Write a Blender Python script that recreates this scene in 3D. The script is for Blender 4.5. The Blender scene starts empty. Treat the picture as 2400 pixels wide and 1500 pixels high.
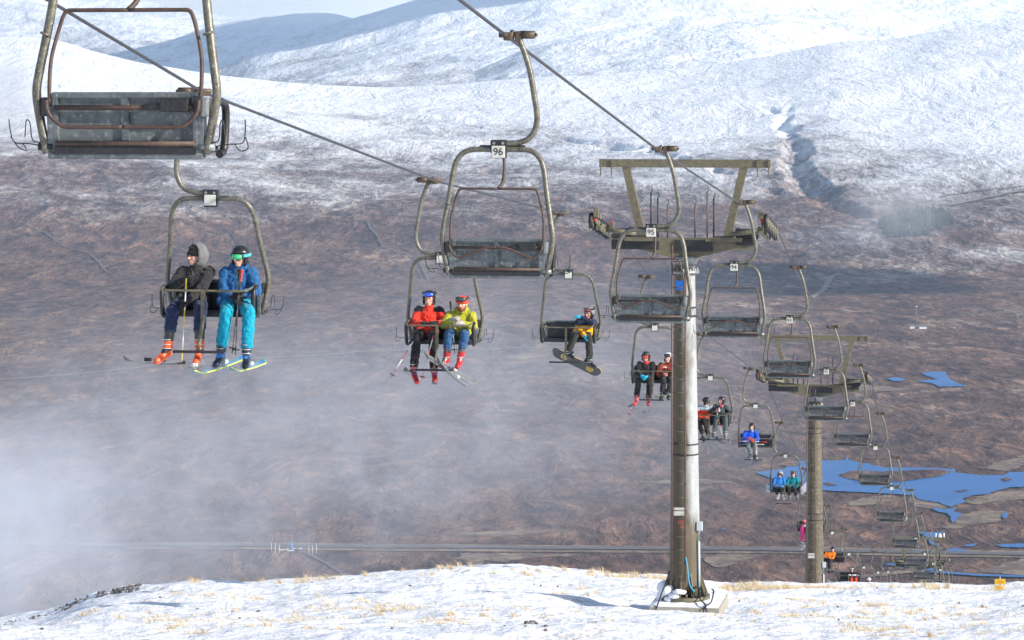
import bpy, bmesh, math, random
import numpy as np
from mathutils import Vector, Matrix, Euler, noise as mnoise

R = math.radians
# ------------------------------------------------------------------ camera, world, sun
SC = bpy.context.scene
F = 7180.0            # focal length in pixels of the 2400 px wide photograph
HV = 200.0            # row of the horizon in that photograph
cam_d = bpy.data.cameras.new('camera'); cam = bpy.data.objects.new('camera', cam_d)
SC.collection.objects.link(cam); SC.camera = cam
cam.location = (0, 0, 0); cam.rotation_euler = (R(90), 0, 0)
cam_d.sensor_width = 36; cam_d.lens = 36 * F / 2400
cam_d.shift_y = -(750 - HV) / 2400
cam_d.clip_start = 0.5; cam_d.clip_end = 60000

SUN_DIR = Vector((math.cos(R(28)) * math.cos(R(25)), -math.sin(R(28)) * math.cos(R(25)), math.sin(R(25)))).normalized()
sun_d = bpy.data.lights.new('sun', 'SUN'); sun = bpy.data.objects.new('sun', sun_d)
SC.collection.objects.link(sun)
sun_d.energy = 5.0; sun_d.angle = R(0.5); sun_d.color = (1.0, 0.93, 0.82)
sun.rotation_euler = (-SUN_DIR).to_track_quat('-Z', 'Y').to_euler()

world = bpy.data.worlds.new('World'); SC.world = world; world.use_nodes = True
wn = world.node_tree; wn.nodes.clear()
w_out = wn.nodes.new('ShaderNodeOutputWorld'); w_bg = wn.nodes.new('ShaderNodeBackground')
w_sky = wn.nodes.new('ShaderNodeTexSky'); w_sky.sky_type = 'NISHITA'; w_sky.sun_disc = False
w_sky.sun_elevation = R(25); w_sky.sun_rotation = math.atan2(SUN_DIR.x, SUN_DIR.y)
w_sky.air_density = 1.0; w_sky.dust_density = 0.6; w_sky.ozone_density = 1.5
w_bg.inputs['Strength'].default_value = 0.12
# thin procedural cloud veil low in the sky
w_tc = wn.nodes.new('ShaderNodeTexCoord'); w_mp = wn.nodes.new('ShaderNodeMapping'); w_mp.inputs['Scale'].default_value = (1, 1, 4)
w_no = wn.nodes.new('ShaderNodeTexNoise'); w_no.inputs['Scale'].default_value = 6; w_no.inputs['Detail'].default_value = 6
w_cr = wn.nodes.new('ShaderNodeValToRGB'); w_cr.color_ramp.elements[0].position = .34; w_cr.color_ramp.elements[1].position = .58
w_mx = wn.nodes.new('ShaderNodeMix'); w_mx.data_type = 'RGBA'
w_mx.inputs['B'].default_value = (7.6, 7.8, 8.2, 1)
wn.links.new(w_tc.outputs['Generated'], w_mp.inputs['Vector']); wn.links.new(w_mp.outputs[0], w_no.inputs['Vector'])
w_sp = wn.nodes.new('ShaderNodeSeparateXYZ'); w_lo = wn.nodes.new('ShaderNodeMapRange'); w_lo.inputs['From Min'].default_value = .40; w_lo.inputs['From Max'].default_value = .05
w_mu = wn.nodes.new('ShaderNodeMath'); w_mu.operation = 'MULTIPLY'
wn.links.new(w_tc.outputs['Generated'], w_sp.inputs[0]); wn.links.new(w_sp.outputs['Z'], w_lo.inputs['Value'])
wn.links.new(w_no.outputs['Fac'], w_cr.inputs[0]); wn.links.new(w_cr.outputs[0], w_mu.inputs[0]); wn.links.new(w_lo.outputs[0], w_mu.inputs[1]); wn.links.new(w_mu.outputs[0], w_mx.inputs['Factor'])
wn.links.new(w_sky.outputs[0], w_mx.inputs['A']); wn.links.new(w_mx.outputs['Result'], w_bg.inputs[0]); wn.links.new(w_bg.outputs[0], w_out.inputs[0])

SC.view_settings.view_transform = 'Standard'; SC.view_settings.look = 'None'
SC.view_settings.exposure = 0.46; SC.view_settings.gamma = 1
SC.render.engine = 'CYCLES'
SC.cycles.volume_bounces = 1; SC.cycles.max_bounces = 6; SC.cycles.diffuse_bounces = 3
SC.cycles.transparent_max_bounces = 12
SC.cycles.use_denoising = True

# ------------------------------------------------------------------ helpers
COL = SC.collection
def pt(u, v, Y):
    return Vector(((u - 1200) * Y / F, Y, (HV - v) * Y / F))

def tag(o, label=None, cat=None, group=None, kind=None):
    if label: o['label'] = label
    if cat: o['category'] = cat
    if group: o['group'] = group
    if kind: o['kind'] = kind
    return o

def link(name, me, mats=None, parent=None):
    o = bpy.data.objects.new(name, me); COL.objects.link(o)
    if mats is not None:
        for m in (mats if isinstance(mats, (list, tuple)) else [mats]): me.materials.append(m)
    if parent: o.parent = parent
    return o

def empty(name, loc, rz=0):
    o = bpy.data.objects.new(name, None); COL.objects.link(o); o.location = loc; o.rotation_euler = (0, 0, rz)
    o.empty_display_size = 0.2
    return o

def np_mesh(name, verts, faces, smooth=True):
    me = bpy.data.meshes.new(name)
    verts = np.asarray(verts, dtype=np.float32); faces = np.asarray(faces, dtype=np.int32)
    n = faces.shape[1]
    me.vertices.add(len(verts)); me.vertices.foreach_set('co', verts.ravel())
    me.loops.add(faces.size); me.loops.foreach_set('vertex_index', faces.ravel())
    me.polygons.add(len(faces)); me.polygons.foreach_set('loop_start', np.arange(0, faces.size, n, dtype=np.int32))
    me.polygons.foreach_set('loop_total', np.full(len(faces), n, dtype=np.int32))
    me.polygons.foreach_set('use_smooth', np.full(len(faces), smooth))
    me.update(calc_edges=True); me.validate()
    return me

def grid_faces(nr, nc):
    i = np.arange(nr - 1)[:, None] * nc + np.arange(nc - 1)[None, :]
    i = i.ravel()
    return np.stack([i, i + 1, i + nc + 1, i + nc], 1)

def _hash(ix, iy, s):
    h = (ix.astype(np.int64) * 374761393 + iy.astype(np.int64) * 668265263 + s * 974634777) & 0xffffffff
    h = ((h ^ (h >> 13)) * 1274126177) & 0xffffffff
    return ((h ^ (h >> 16)) & 0xffff) / 65535.0
def vnoise(x, y, s=0):
    ix = np.floor(x); iy = np.floor(y); fx = x - ix; fy = y - iy
    ix = ix.astype(np.int64); iy = iy.astype(np.int64)
    fx = fx * fx * fx * (fx * (fx * 6 - 15) + 10); fy = fy * fy * fy * (fy * (fy * 6 - 15) + 10)
    a = _hash(ix, iy, s); b = _hash(ix + 1, iy, s); c = _hash(ix, iy + 1, s); d = _hash(ix + 1, iy + 1, s)
    return (a * (1 - fx) + b * fx) * (1 - fy) + (c * (1 - fx) + d * fx) * fy
def fbm(x, y, oct=5, s=0, gain=.5):
    x = np.asarray(x, float); y = np.asarray(y, float)
    r = 0; a = 1; t = 0
    for k in range(oct):
        r = r + a * (vnoise(x, y, s + k) - .5); t += a
        x, y = x * 1.93 + y * .41 + 7.3, y * 1.93 - x * .41 + 3.1; a *= gain
    return r / t * 2
def sstep(t): t = np.clip(t, 0, 1); return t * t * (3 - 2 * t)

class NT:
    """small node-tree helper"""
    def __init__(s, name):
        s.m = bpy.data.materials.new(name); s.m.use_nodes = True
        s.t = s.m.node_tree; s.b = s.t.nodes['Principled BSDF']; s.out = s.t.nodes['Material Output']
    def n(s, typ, **kw):
        nd = s.t.nodes.new(typ)
        for k, v in kw.items():
            if k.startswith('i_'):
                key = k[2:]; key = int(key) if key.isdigit() else key.replace('_', ' ')
                nd.inputs[key].default_value = v
            else: setattr(nd, k, v)
        return nd
    def l(s, a, b): s.t.links.new(a, b)
    def pos(s, scale=(1, 1, 1), obj=False):
        if obj: src = s.n('ShaderNodeTexCoord').outputs['Object']
        else: src = s.n('ShaderNodeNewGeometry').outputs['Position']
        mp = s.n('ShaderNodeMapping'); mp.inputs['Scale'].default_value = scale
        s.l(src, mp.inputs['Vector']); return mp.outputs[0]
    def noise(s, vec, scale, detail=5, rough=.55, dist=0):
        nd = s.n('ShaderNodeTexNoise', i_Scale=scale, i_Detail=detail, i_Roughness=rough, i_Distortion=dist)
        s.l(vec, nd.inputs['Vector']); return nd.outputs['Fac']
    def ramp(s, fac, stops, interp='LINEAR'):
        nd = s.n('ShaderNodeValToRGB'); cr = nd.color_ramp; cr.interpolation = interp
        while len(cr.elements) < len(stops): cr.elements.new(.5)
        for e, (p, c) in zip(cr.elements, stops):
            e.position = p; e.color = (c, c, c, 1) if isinstance(c, (int, float)) else (*c, 1)
        s.l(fac, nd.inputs[0]); return nd.outputs[0]
    def mix(s, fac, a, b, mode='MIX'):
        nd = s.n('ShaderNodeMix', data_type='RGBA', blend_type=mode)
        for k, v in (('Factor', fac), ('A', a), ('B', b)):
            if isinstance(v, (int, float)): nd.inputs[k].default_value = v if k == 'Factor' else (v, v, v, 1)
            elif isinstance(v, tuple): nd.inputs[k].default_value = (*v, 1)
            else: s.l(v, nd.inputs[k])
        return nd.outputs['Result']
    def math(s, op, a, b=None, c=None, clamp=False):
        nd = s.n('ShaderNodeMath', operation=op, use_clamp=clamp)
        for i, v in enumerate((a, b, c)):
            if v is None: continue
            if isinstance(v, (int, float)): nd.inputs[i].default_value = v
            else: s.l(v, nd.inputs[i])
        return nd.outputs[0]
    def bump(s, h, strength=.5, dist=1.0, normal=None):
        nd = s.n('ShaderNodeBump', i_Strength=strength, i_Distance=dist)
        s.l(h, nd.inputs['Height'])
        if normal is not None: s.l(normal, nd.inputs['Normal'])
        return nd.outputs[0]
    def col(s, c): s.l(c, s.b.inputs['Base Color']) if not isinstance(c, tuple) else setattr(s.b.inputs['Base Color'], 'default_value', (*c, 1))
    def set(s, **kw):
        for k, v in kw.items(): s.b.inputs[k.replace('_', ' ')].default_value = v
        return s

# ------------------------------------------------------------------ terrain
ZM = -300.0           # level of the moor below the camera
def curve(pts):
    us, vs = zip(*pts)
    def f(u):
        u = np.asarray(u, float); v = np.interp(u, us, vs)
        # soften corners
        w = 25
        return (v * 2 + np.interp(u - w, us, vs) + np.interp(u + w, us, vs)) / 4
    return f

def terrain_material(name, snow_lo, snow_hi, big=10.):
    """heather moor below, broken snow above: snow_lo..snow_hi are heights in metres"""
    T = NT(name)
    P0 = T.pos(); rt = T.n('ShaderNodeMapping'); rt.inputs['Rotation'].default_value = (0, 0, R(24)); rt.inputs['Scale'].default_value = (1.15, .40, 1); T.l(P0, rt.inputs['Vector']); P = rt.outputs[0]
    geo = T.n('ShaderNodeNewGeometry'); sep = T.n('ShaderNodeSeparateXYZ'); T.l(geo.outputs['Position'], sep.inputs[0])
    z = sep.outputs['Z']
    n_big = T.noise(P0, .0022, 6, .6); n_mid = T.noise(P, .011, 7, .62, .6); n_fine = T.noise(P, .06, 7, .68, .8); n_tiny = T.noise(P, .28, 4, .65)
    heather = T.ramp(n_mid, [(.34, (.050, .033, .032)), (.45, (.108, .069, .058)), (.56, (.172, .110, .088)), (.68, (.240, .155, .105))])
    heather2 = T.ramp(n_fine, [(.36, (.044, .032, .034)), (.5, (.124, .079, .064)), (.62, (.235, .155, .112))])
    c = T.mix(.55, heather, heather2)
    # straw coloured grass flats
    straw_f = T.math('MULTIPLY', T.ramp(n_big, [(.50, 0.0), (.62, 1.0)]), T.ramp(n_mid, [(.48, 0.0), (.62, 1.0)]))
    straw_f = T.math('MULTIPLY', straw_f, T.ramp(n_fine, [(.42, .0), (.60, 1.0)]))
    c = T.mix(T.math('MULTIPLY', straw_f, .8), c, (.34, .25, .155))
    # sparse straw flecks everywhere
    fl = T.ramp(T.noise(P, .024, 6, .7, 1.2), [(.60, 0.0), (.70, 1.0)])
    c = T.mix(T.math('MULTIPLY', fl, .55), c, (.30, .215, .15))
    # peat hags / wet hollows
    pe = T.ramp(T.noise(P, .017, 6, .66, 1.0), [(.30, 1.0), (.39, 0.0)])
    c = T.mix(T.math('MULTIPLY', pe, .8), c, (.030, .028, .034))
    # mid-scale tonal patches and bright stones, frost flecks
    nm2 = T.noise(P, .030, 6, .68, 1.1)
    c = T.mix(.9, c, T.mix(1.0, c, T.ramp(nm2, [(.33, (.42, .42, .50)), (.46, (.92, .92, .96)), (.57, (1.30, 1.22, 1.16)), (.68, (2.1, 1.85, 1.62))]), 'MULTIPLY'))
    fk = T.ramp(T.noise(P, .19, 3, .75, .5), [(.70, 0.0), (.745, 1.0)])
    c = T.mix(T.math('MULTIPLY', fk, .7), c, (.46, .44, .46))
    # snow cover
    h = T.math('DIVIDE', T.math('SUBTRACT', z, snow_lo), (snow_hi - snow_lo))
    hb = T.math('ADD', T.math('MULTIPLY', h, 1.0), T.math('MULTIPLY', T.math('SUBTRACT', n_big, .5), 1.7))
    hb = T.math('ADD', hb, T.math('MULTIPLY', sep.outputs['X'], .00020))
    hb = T.math('ADD', hb, T.math('MULTIPLY', T.math('SUBTRACT', n_mid, .5), 1.1))
    hb = T.math('ADD', hb, T.math('MULTIPLY', T.math('SUBTRACT', n_fine, .5), 1.2))
    hb = T.math('ADD', hb, T.math('MULTIPLY', T.math('SUBTRACT', n_tiny, .5), .5))
    sf = T.ramp(hb, [(.02, 0.0), (.30, .16), (.55, .52), (.82, .90), (1.0, 1.0)])
    # snow streaked by half-buried heather
    sn = T.ramp(T.noise(P, .09, 6, .7, 1.4), [(.28, (.44, .44, .48)), (.38, (.80, .81, .84)), (.50, (.91, .92, .94))])
    c = T.mix(sf, c, sn)
    T.col(c); T.set(Roughness=.95); T.b.inputs['Specular IOR Level'].default_value = .1
    hgt = T.math('ADD', T.math('MULTIPLY', n_mid, 22.0), T.math('MULTIPLY', n_fine, 6.0))
    hgt = T.math('ADD', hgt, T.math('MULTIPLY', n_tiny, .5)); hgt = T.math('ADD', hgt, T.math('MULTIPLY', n_big, big))
    T.l(T.bump(hgt, 1.0, 1.0), T.b.inputs['Normal'])
    return T.m

def hill_strip(name, Y0, Y1, z0f, vtop, mat, nc=420, nr=160, amp=10, sc=400., seed=1, prof=1.6, gullies=(), fall=1500, pre=None, umin=-900, umax=3300, t_amp=1.0):
    us = np.linspace(umin, umax, nc); tx = (us - 1200) / F
    t = np.concatenate([np.linspace(0, 1, nr), 1 + np.linspace(.03, 1, 14)])
    U, T = np.meshgrid(us, t); TX = (U - 1200) / F
    Yt = Y0 + (Y1 - Y0) * np.minimum(T, 1) + np.maximum(T - 1, 0) * fall
    X = TX * Yt
    zt = (HV - vtop(U)) * Y1 / F
    z0 = z0f(U) if callable(z0f) else z0f
    tt = np.minimum(T, 1)
    p = prof(U) if callable(prof) else prof
    s = 1 - (1 - tt) ** p if False else tt ** p
    Z = z0 + (zt - z0) * s
    Z = Z + amp * fbm(X / sc, Yt / sc, 6, seed) * sstep(tt * 6) * (0.25 + .75 * sstep((1 - tt) * 8 + .15))
    Z = Z - np.maximum(T - 1, 0) ** 1.3 * fall * .35
    if pre is not None: Z = pre(X, Yt, Z)
    V = HV - F * Z / Yt
    for (pl, wid, dep) in gullies:
        pts = []
        for (u, v) in pl:
            j = int(np.argmin(abs(us - u))); colv = V[:nr, j]
            k = int(np.argmin(abs(colv - v))); pts.append(((u - 1200) / F * Yt[k, j], Yt[k, j]))
        wx_ = 26 * fbm(X / 110, Yt / 150, 4, seed + 60); wy_ = 40 * fbm(X / 140, Yt / 140, 3, seed + 70)
        best = np.full(X.shape, 1e9); tl = np.zeros(X.shape)
        for k in range(len(pts) - 1):
            (ax, ay), (bx, by) = pts[k], pts[k + 1]; L = (bx - ax) ** 2 + (by - ay) ** 2 + 1e-6
            q = np.clip(((X - ax) * (bx - ax) + (Yt - ay) * (by - ay)) / L, 0, 1)
            d = np.hypot(X + wx_ - ax - q * (bx - ax), Yt + wy_ - ay - q * (by - ay))
            m = d < best; best = np.where(m, d, best); tl = np.where(m, (k + q) / (len(pts) - 1), tl)
        w = np.interp(tl, np.linspace(0, 1, len(wid)), wid) * (1 + .5 * fbm(X / 90, Yt / 90, 4, seed + 40))
        dp = np.interp(tl, np.linspace(0, 1, len(dep)), dep)
        Z = Z - dp * np.clip(1 - best / w, 0, 1) ** .8
    verts = np.stack([X, Yt, Z], -1).reshape(-1, 3)
    me = np_mesh(name, verts, grid_faces(*X.shape))
    o = link(name, me, mat); tag(o, kind='structure')
    return o, (X, Yt, Z)

snow_hill = terrain_material('hillside_heather_and_snow', -250, -72, 28.)
snow_far = terrain_material('far_snow', -380, 180, 120.)

# moor: flat with faint swells ------------------------------------------------
nc, nr = 520, 420
us = np.linspace(-1400, 3800, nc); ys = 900 * (5200 / 900) ** np.linspace(0, 1, nr)
U, Yg = np.meshgrid(us, ys); X = (U - 1200) / F * Yg
def moor_z(X, Y):
    flat = sstep((np.minimum(np.hypot((X - 430) / 420, (Y - 2250) / 470), np.hypot((X - 430) / 140, (Y - 3150) / 160)) - 1) / .5)
    return ZM + flat * (2.0 * fbm(X / 160, Y / 160, 5, 5) + 5 * fbm(X / 600, Y / 600, 3, 9) * sstep((Y - 2600) / 900))
Zg = moor_z(X, Yg)
moor_mat = terrain_material('moorland', -250, -72, 28.)
me = np_mesh('moor', np.stack([X, Yg, Zg], -1).reshape(-1, 3), grid_faces(nr, nc))
tag(link('moor_ground', me, moor_mat), kind='structure')

# the long snow-capped hillside beyond the moor -------------------------------
vB = curve([(-900, 80), (0, 90), (60, 88), (150, 100), (210, 120), (330, 150), (530, 180), (700, 195), (900, 205), (1100, 195), (1250, 182),
            (1400, 175), (1600, 158), (1800, 130), (1950, 100), (2100, 90), (2240, 65), (2400, 45), (3300, 0)])
G1 = [(1700, 205), (1745, 232), (1800, 255), (1835, 272), (1848, 310), (1868, 350), (1872, 400), (1915, 445), (1965, 480), (2005, 500), (2040, 520)]
G2 = [(980, 272), (1130, 300), (1260, 318), (1380, 330), (1500, 350), (1600, 370), (1750, 425), (1850, 455), (1960, 492)]
G4 = [(1905, 450), (1955, 425), (1985, 400)]
G5 = [(1885, 405), (1905, 375), (1935, 350)]
G6 = [(1838, 262), (1860, 240), (1880, 215)]
G3 = [(1210, 395), (1270, 430), (1330, 465), (1420, 500)]
hill_o, hillgrid = hill_strip('snowy_hill', 4700, 9000, ZM - 2, vB, snow_hill, nc=760, nr=420, amp=26, sc=520., seed=11, prof=1.12,
    gullies=[(G1, (6, 14, 26, 34, 40, 32, 16), (1, 6, 17, 24, 30, 24, 6)), (G2, (10, 16, 20, 26, 22, 18, 12), (3, 10, 14, 22, 16, 9, 4)), (G3, (12, 18, 22, 12), (3, 8, 8, 3)), (G4, (16, 12, 5), (8, 6, 1)), (G5, (14, 10, 5), (7, 5, 1)), (G6, (14, 10, 5), (7, 5, 1))],
    fall=1500)

# far mountains ---------------------------------------------------------------
vM4 = curve([(-900, 260), (700, 250), (950, 215), (1080, 178), (1180, 140), (1250, 108), (1350, 85), (1450, 62), (1600, 38), (1750, 26), (1850, 38), (1950, 66), (2050, 95), (2200, 120), (3300, 200)])
hill_strip('snow_ridge', 9600, 11800, -120, vM4, snow_far, nc=420, nr=150, amp=60, sc=620., seed=21, prof=.9)
vM3 = curve([(-900, 330), (200, 260), (430, 195), (530, 165), (600, 122), (700, 85), (830, 47), (950, 12), (1060, -20), (1300, -75), (1700, -90), (2000, -60), (2200, -40), (2500, -60), (3300, -90)])
hill_strip('snow_mountain', 10600, 14500, -150, vM3, snow_far, nc=520, nr=200, amp=80, sc=900., seed=31, prof=.95)
vM2 = curve([(-900, 110), (-200, 150), (100, 150), (250, 128), (400, 95), (480, 66), (600, 43), (700, 33), (770, 32), (830, 44), (900, 72), (1200, 150), (3300, 150)])
hill_strip('shaded_mountain', 14500, 17000, -100, vM2, snow_far, nc=320, nr=120, amp=50, sc=1200., seed=41, prof=.9)
vM1 = curve([(-900, -90), (-100, -60), (60, -45), (180, -18), (300, -8), (400, 10), (500, 34), (600, 55), (700, 70), (1200, 120), (3300, 150)])
hill_strip('distant_mountain', 17500, 21000, -100, vM1, snow_far, nc=320, nr=140, amp=130, sc=1400., seed=51, prof=.9)

# ------------------------------------------------------------------ near snow slope
vC = curve([(-900, 1700), (0, 1474), (110, 1450), (220, 1402), (320, 1383), (430, 1374), (500, 1371), (590, 1378), (680, 1370), (760, 1364), (900, 1354), (1040, 1342), (1190, 1342),
            (1330, 1352), (1480, 1355), (1570, 1360), (1660, 1376), (1720, 1381), (1780, 1374), (1850, 1378), (1950, 1382), (2050, 1383), (2150, 1388), (2300, 1394), (2400, 1384), (3300, 1380)])
def crest_Y(U): return np.interp(U, [0, 700, 1500, 2400], [84, 92, 96, 97])
def ground_z(X, Y, detail=True):
    X = np.asarray(X, float); Y = np.asarray(Y, float)
    U = 1200 + F * X / np.maximum(Y, 20)
    yc = crest_Y(U); z0 = -2.53 - .135 * Y; z0c = -2.53 - .135 * yc
    zc = (HV - vC(U)) * yc / F
    d = zc - z0c
    w = sstep((Y - 52) / (yc - 52))
    z = z0 + d * w
    over = np.maximum(Y - yc, 0)
    z = z - np.where(over < 40, over ** 2 * .0022, 40 ** 2 * .0022 + (over - 40) * .12)
    if detail:
        near = np.clip(1.2 - over / 40, .15, 1)
        z = z + near * (.26 * fbm(X / 6.5, Y / 3.4, 4, 3) + .09 * fbm(X / 1.9, Y / .9, 4, 8) + .16 * np.abs(fbm(X / 5 + Y * .12, Y / 1.3 + X * .05, 3, 28)) + .03 * fbm(X / .35, Y / .3, 3, 18))
    px = X - 4.3; py = Y - 74.6
    z = z - .62 * np.exp(-((px / 2.8) ** 2 + ((py + 1.0) / 3.4) ** 2) ** 1.5)
    return np.maximum(z, ZM - 3)
_us = np.concatenate([np.linspace(-2600, -60, 60)[:-1], np.linspace(-60, 2460, 1150), np.linspace(2460, 5000, 60)[1:]])
_ys = np.concatenate([np.linspace(-25, 44, 40)[:-1], np.linspace(44, 104, 520), 104 + (1250 - 104) * np.linspace(0, 1, 130)[1:] ** 1.6])
U, Yg = np.meshgrid(_us, _ys); X = (U - 1200) / F * np.maximum(Yg, 28)
# pedestal level so the slab stands on firm ground
Zg = ground_z(X, Yg)
S = NT('wind_packed_snow'); P = S.pos()
n1 = S.noise(P, 1.1, 6, .6); n2 = S.noise(P, 7, 6, .7, 1.0)
mpv = S.pos((.55, 1.5, 1)); n3 = S.noise(mpv, 1.7, 7, .68, .7)
cc = S.ramp(n3, [(.30, (.80, .82, .88)), (.48, (.88, .89, .93)), (.7, (.93, .94, .97))])
gr = S.math('MULTIPLY', S.ramp(n3, [(.545, 0.0), (.64, 1.0)]), S.ramp(n2, [(.44, 0.0), (.60, 1.0)]))
cc = S.mix(S.math('MULTIPLY', gr, .75), cc, S.ramp(n2, [(.4, (.22, .17, .12)), (.7, (.50, .38, .22))]))
S.col(cc); S.set(Roughness=.75); S.b.inputs['Specular IOR Level'].default_value = .3
S.b.inputs['Subsurface Weight'].default_value = 0.0
hh = S.math('ADD', S.math('MULTIPLY', n1, .22), S.math('MULTIPLY', S.noise(S.pos((.5, 1.4, 1)), 4.5, 6, .62, .6), .10))
hh = S.math('ADD', hh, S.math('MULTIPLY', n2, .012))
S.l(S.bump(hh, 1.0, 1.0), S.b.inputs['Normal'])
me = np_mesh('snow_slope', np.stack([X, Yg, Zg], -1).reshape(-1, 3), grid_faces(*X.shape))
# beyond the crest the hill goes down in brown heather with patches of snow
tag(link('snow_ground', me, [S.m]), kind='structure')

# distant snowy shoulder at far left
def gz(x, y): return float(ground_z(np.array([x]), np.array([y]))[0])

# ------------------------------------------------------------------ lochs
def on_moor(u, v, dz=1.2):
    Y = F * (-(ZM + dz)) / (v - HV); return Vector(((u - 1200) * Y / F, Y, ZM + dz))
def rough(pts, amp, sub, seed, closed=True):
    rnd = random.Random(seed); out = []
    n = len(pts)
    for i in range(n if closed else n - 1):
        a, b = Vector(pts[i]), Vector(pts[(i + 1) % n]); k = max(1, int((b - a).length / sub))
        for j in range(k):
            p = a.lerp(b, j / k)
            out.append((p.x + rnd.uniform(-1, 1) * amp * 1.8, p.y + rnd.uniform(-1, 1) * amp * .3))
    if not closed: out.append(tuple(pts[-1]))
    return out
def poly_mesh(name, pts, dz, mat, amp=2.2, sub=9, seed=0, hump=0):
    pts = rough(pts, amp, sub, seed)
    bm = bmesh.new(); vs = [bm.verts.new(on_moor(u, v, dz)) for (u, v) in pts]
    es = [bm.edges.new((vs[i], vs[(i + 1) % len(vs)])) for i in range(len(vs))]
    bmesh.ops.triangle_fill(bm, edges=es, use_beauty=True)
    if hump:
        cen = sum((v.co for v in vs), Vector()) / len(vs)
        bmesh.ops.subdivide_edges(bm, edges=[e for e in bm.edges if not e.is_boundary], cuts=3)
        bnd = [v.co.copy() for v in bm.verts if v.is_boundary]
        for v in bm.verts:
            if not v.is_boundary:
                d = min((v.co - b).length for b in bnd); v.co.z += min(hump, d * .12)
    for f in bm.faces:
        if f.normal.z < 0: f.normal_flip()
    me = bpy.data.meshes.new(name); bm.to_mesh(me); bm.free(); 
    return link(name, me, mat)
Wt = NT('loch_water'); P = Wt.pos(); Wt.col(Wt.ramp(Wt.noise(Wt.pos((.4, 1, 1)), .012, 4), [(.35, (.018, .120, .34)), (.65, (.026, .150, .42))])); Wt.set(Roughness=.4); Wt.b.inputs['Specular IOR Level'].default_value = .08
Wt.l(Wt.bump(Wt.noise(P, .35, 5, .6), .35, .5), Wt.b.inputs['Normal'])
LOCH = [(1774, 1106), (1840, 1098), (1841, 1093), (1882, 1089), (1860, 1084), (1888, 1078), (1930, 1079), (1981, 1079), (1984, 1070), (1992, 1079), (2032, 1086), (2067, 1095), (2189, 1096),
        (2244, 1100), (2236, 1107), (2304, 1114), (2355, 1113), (2366, 1106), (2400, 1106), (2600, 1098), (2640, 1130), (2400, 1141), (2362, 1142), (2317, 1157), (2278, 1161), (2254, 1169), (2268, 1176),
        (2230, 1187), (2200, 1178), (2147, 1169), (2138, 1160), (2048, 1155), (1930, 1149), (1870, 1138), (1835, 1127), (1802, 1119)]
tag(poly_mesh('loch_water', LOCH, 1.0, Wt.m, 2.2, 8, 1), kind='structure')
for i, (pl) in enumerate([
        [(2157, 873), (2190, 870), (2214, 871), (2222, 884), (2244, 897), (2268, 905), (2204, 906), (2176, 897), (2152, 893), (2200, 889), (2172, 880)],
        [(2080, 886), (2100, 884), (2122, 888), (2112, 893), (2090, 892)],
        [(2182, 1189), (2210, 1193), (2240, 1190), (2236, 1199), (2252, 1203), (2244, 1213), (2238, 1224), (2232, 1224), (2228, 1212), (2222, 1202), (2196, 1199)],
        [(2150, 1246), (2190, 1248), (2216, 1246), (2196, 1254), (2186, 1268), (2204, 1280), (2184, 1276), (2172, 1258)],
        [(2136, 1287), (2190, 1291), (2240, 1284), (2272, 1291), (2230, 1298), (2180, 1296)],
        [(2259, 1277), (2290, 1273), (2286, 1279), (2264, 1281)],
        [(2334, 1276), (2400, 1273), (2440, 1277), (2400, 1283), (2350, 1282)],
        [(2348, 1205), (2362, 1198), (2364, 1208), (2354, 1216)],
        [(2333, 1128), (2400, 1124), (2390, 1128), (2350, 1131)] if False else [(1868, 1200), (1880, 1198), (1876, 1203)],
        [(1690, 1240), (1700, 1238), (1698, 1242)]]):
    tag(poly_mesh('pool_water', pl, 1.0, Wt.m, 1.6, 6, 20 + i), kind='structure')
for i, (pl) in enumerate([
        [(1965, 1114), (1980, 1108), (1997, 1103), (2032, 1104), (2067, 1105), (2120, 1103), (2189, 1099), (2232, 1105), (2198, 1117), (2160, 1121), (2122, 1127), (2070, 1129), (2016, 1127), (1984, 1121)],
        [(1928, 1133), (1940, 1130), (1962, 1137), (1940, 1138)],
        [(2343, 1124), (2356, 1119), (2373, 1124), (2358, 1129)],
        [(2237, 1151), (2262, 1147), (2272, 1148), (2250, 1153)],
        [(1830, 1088), (1870, 1084), (1884, 1086), (1870, 1091), (1840, 1092)]]):
    tag(poly_mesh('islet_ground', pl, 1.35, moor_mat, 1.6, 6, 40 + i, hump=1.4), kind='structure')

# ------------------------------------------------------------------ roads and tracks
def ribbon(name, uvs, width, mat, lift=.9, seed=3, onhill=False):
    pts = []
    for (u, v) in rough(uvs, .15, 12, seed, closed=False):
        if onhill:
            Xh, Yh, Zh = hillgrid; usg = np.linspace(-900, 3300, Xh.shape[1]); j = int(np.argmin(abs(usg - u)))
            Vc = HV - F * Zh[:420, j] / Yh[:420, j]; k = int(np.argmin(abs(Vc - v))); pts.append(Vector((Xh[k, j], Yh[k, j], Zh[k, j])))
        else:
            Y = F * -ZM / (v - HV); X_ = (u - 1200) * Y / F; pts.append(Vector((X_, Y, float(moor_z(np.array([X_]), np.array([Y]))[0]))))
    bm = bmesh.new(); prev = None
    for i, p in enumerate(pts):
        t = (pts[min(i + 1, len(pts) - 1)] - pts[max(i - 1, 0)]); t.z = 0; t.normalize(); s = Vector((-t.y, t.x, 0)) * width / 2
        a = bm.verts.new(p + s + Vector((0, 0, lift))); b = bm.verts.new(p - s + Vector((0, 0, lift)))
        if prev: bm.faces.new((prev[0], a, b, prev[1]))
        prev = (a, b)
    for f in bm.faces:
        if f.normal.z < 0: f.normal_flip()
    me = bpy.data.meshes.new(name); bm.to_mesh(me); bm.free(); o = link(name, me, mat); tag(o, kind='structure'); return o
Rd = NT('worn_road'); Rd.col(Rd.ramp(Rd.noise(Rd.pos(), .4, 5), [(.3, (.10, .092, .093)), (.7, (.155, .142, .142))])); Rd.set(Roughness=.9)
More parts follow.
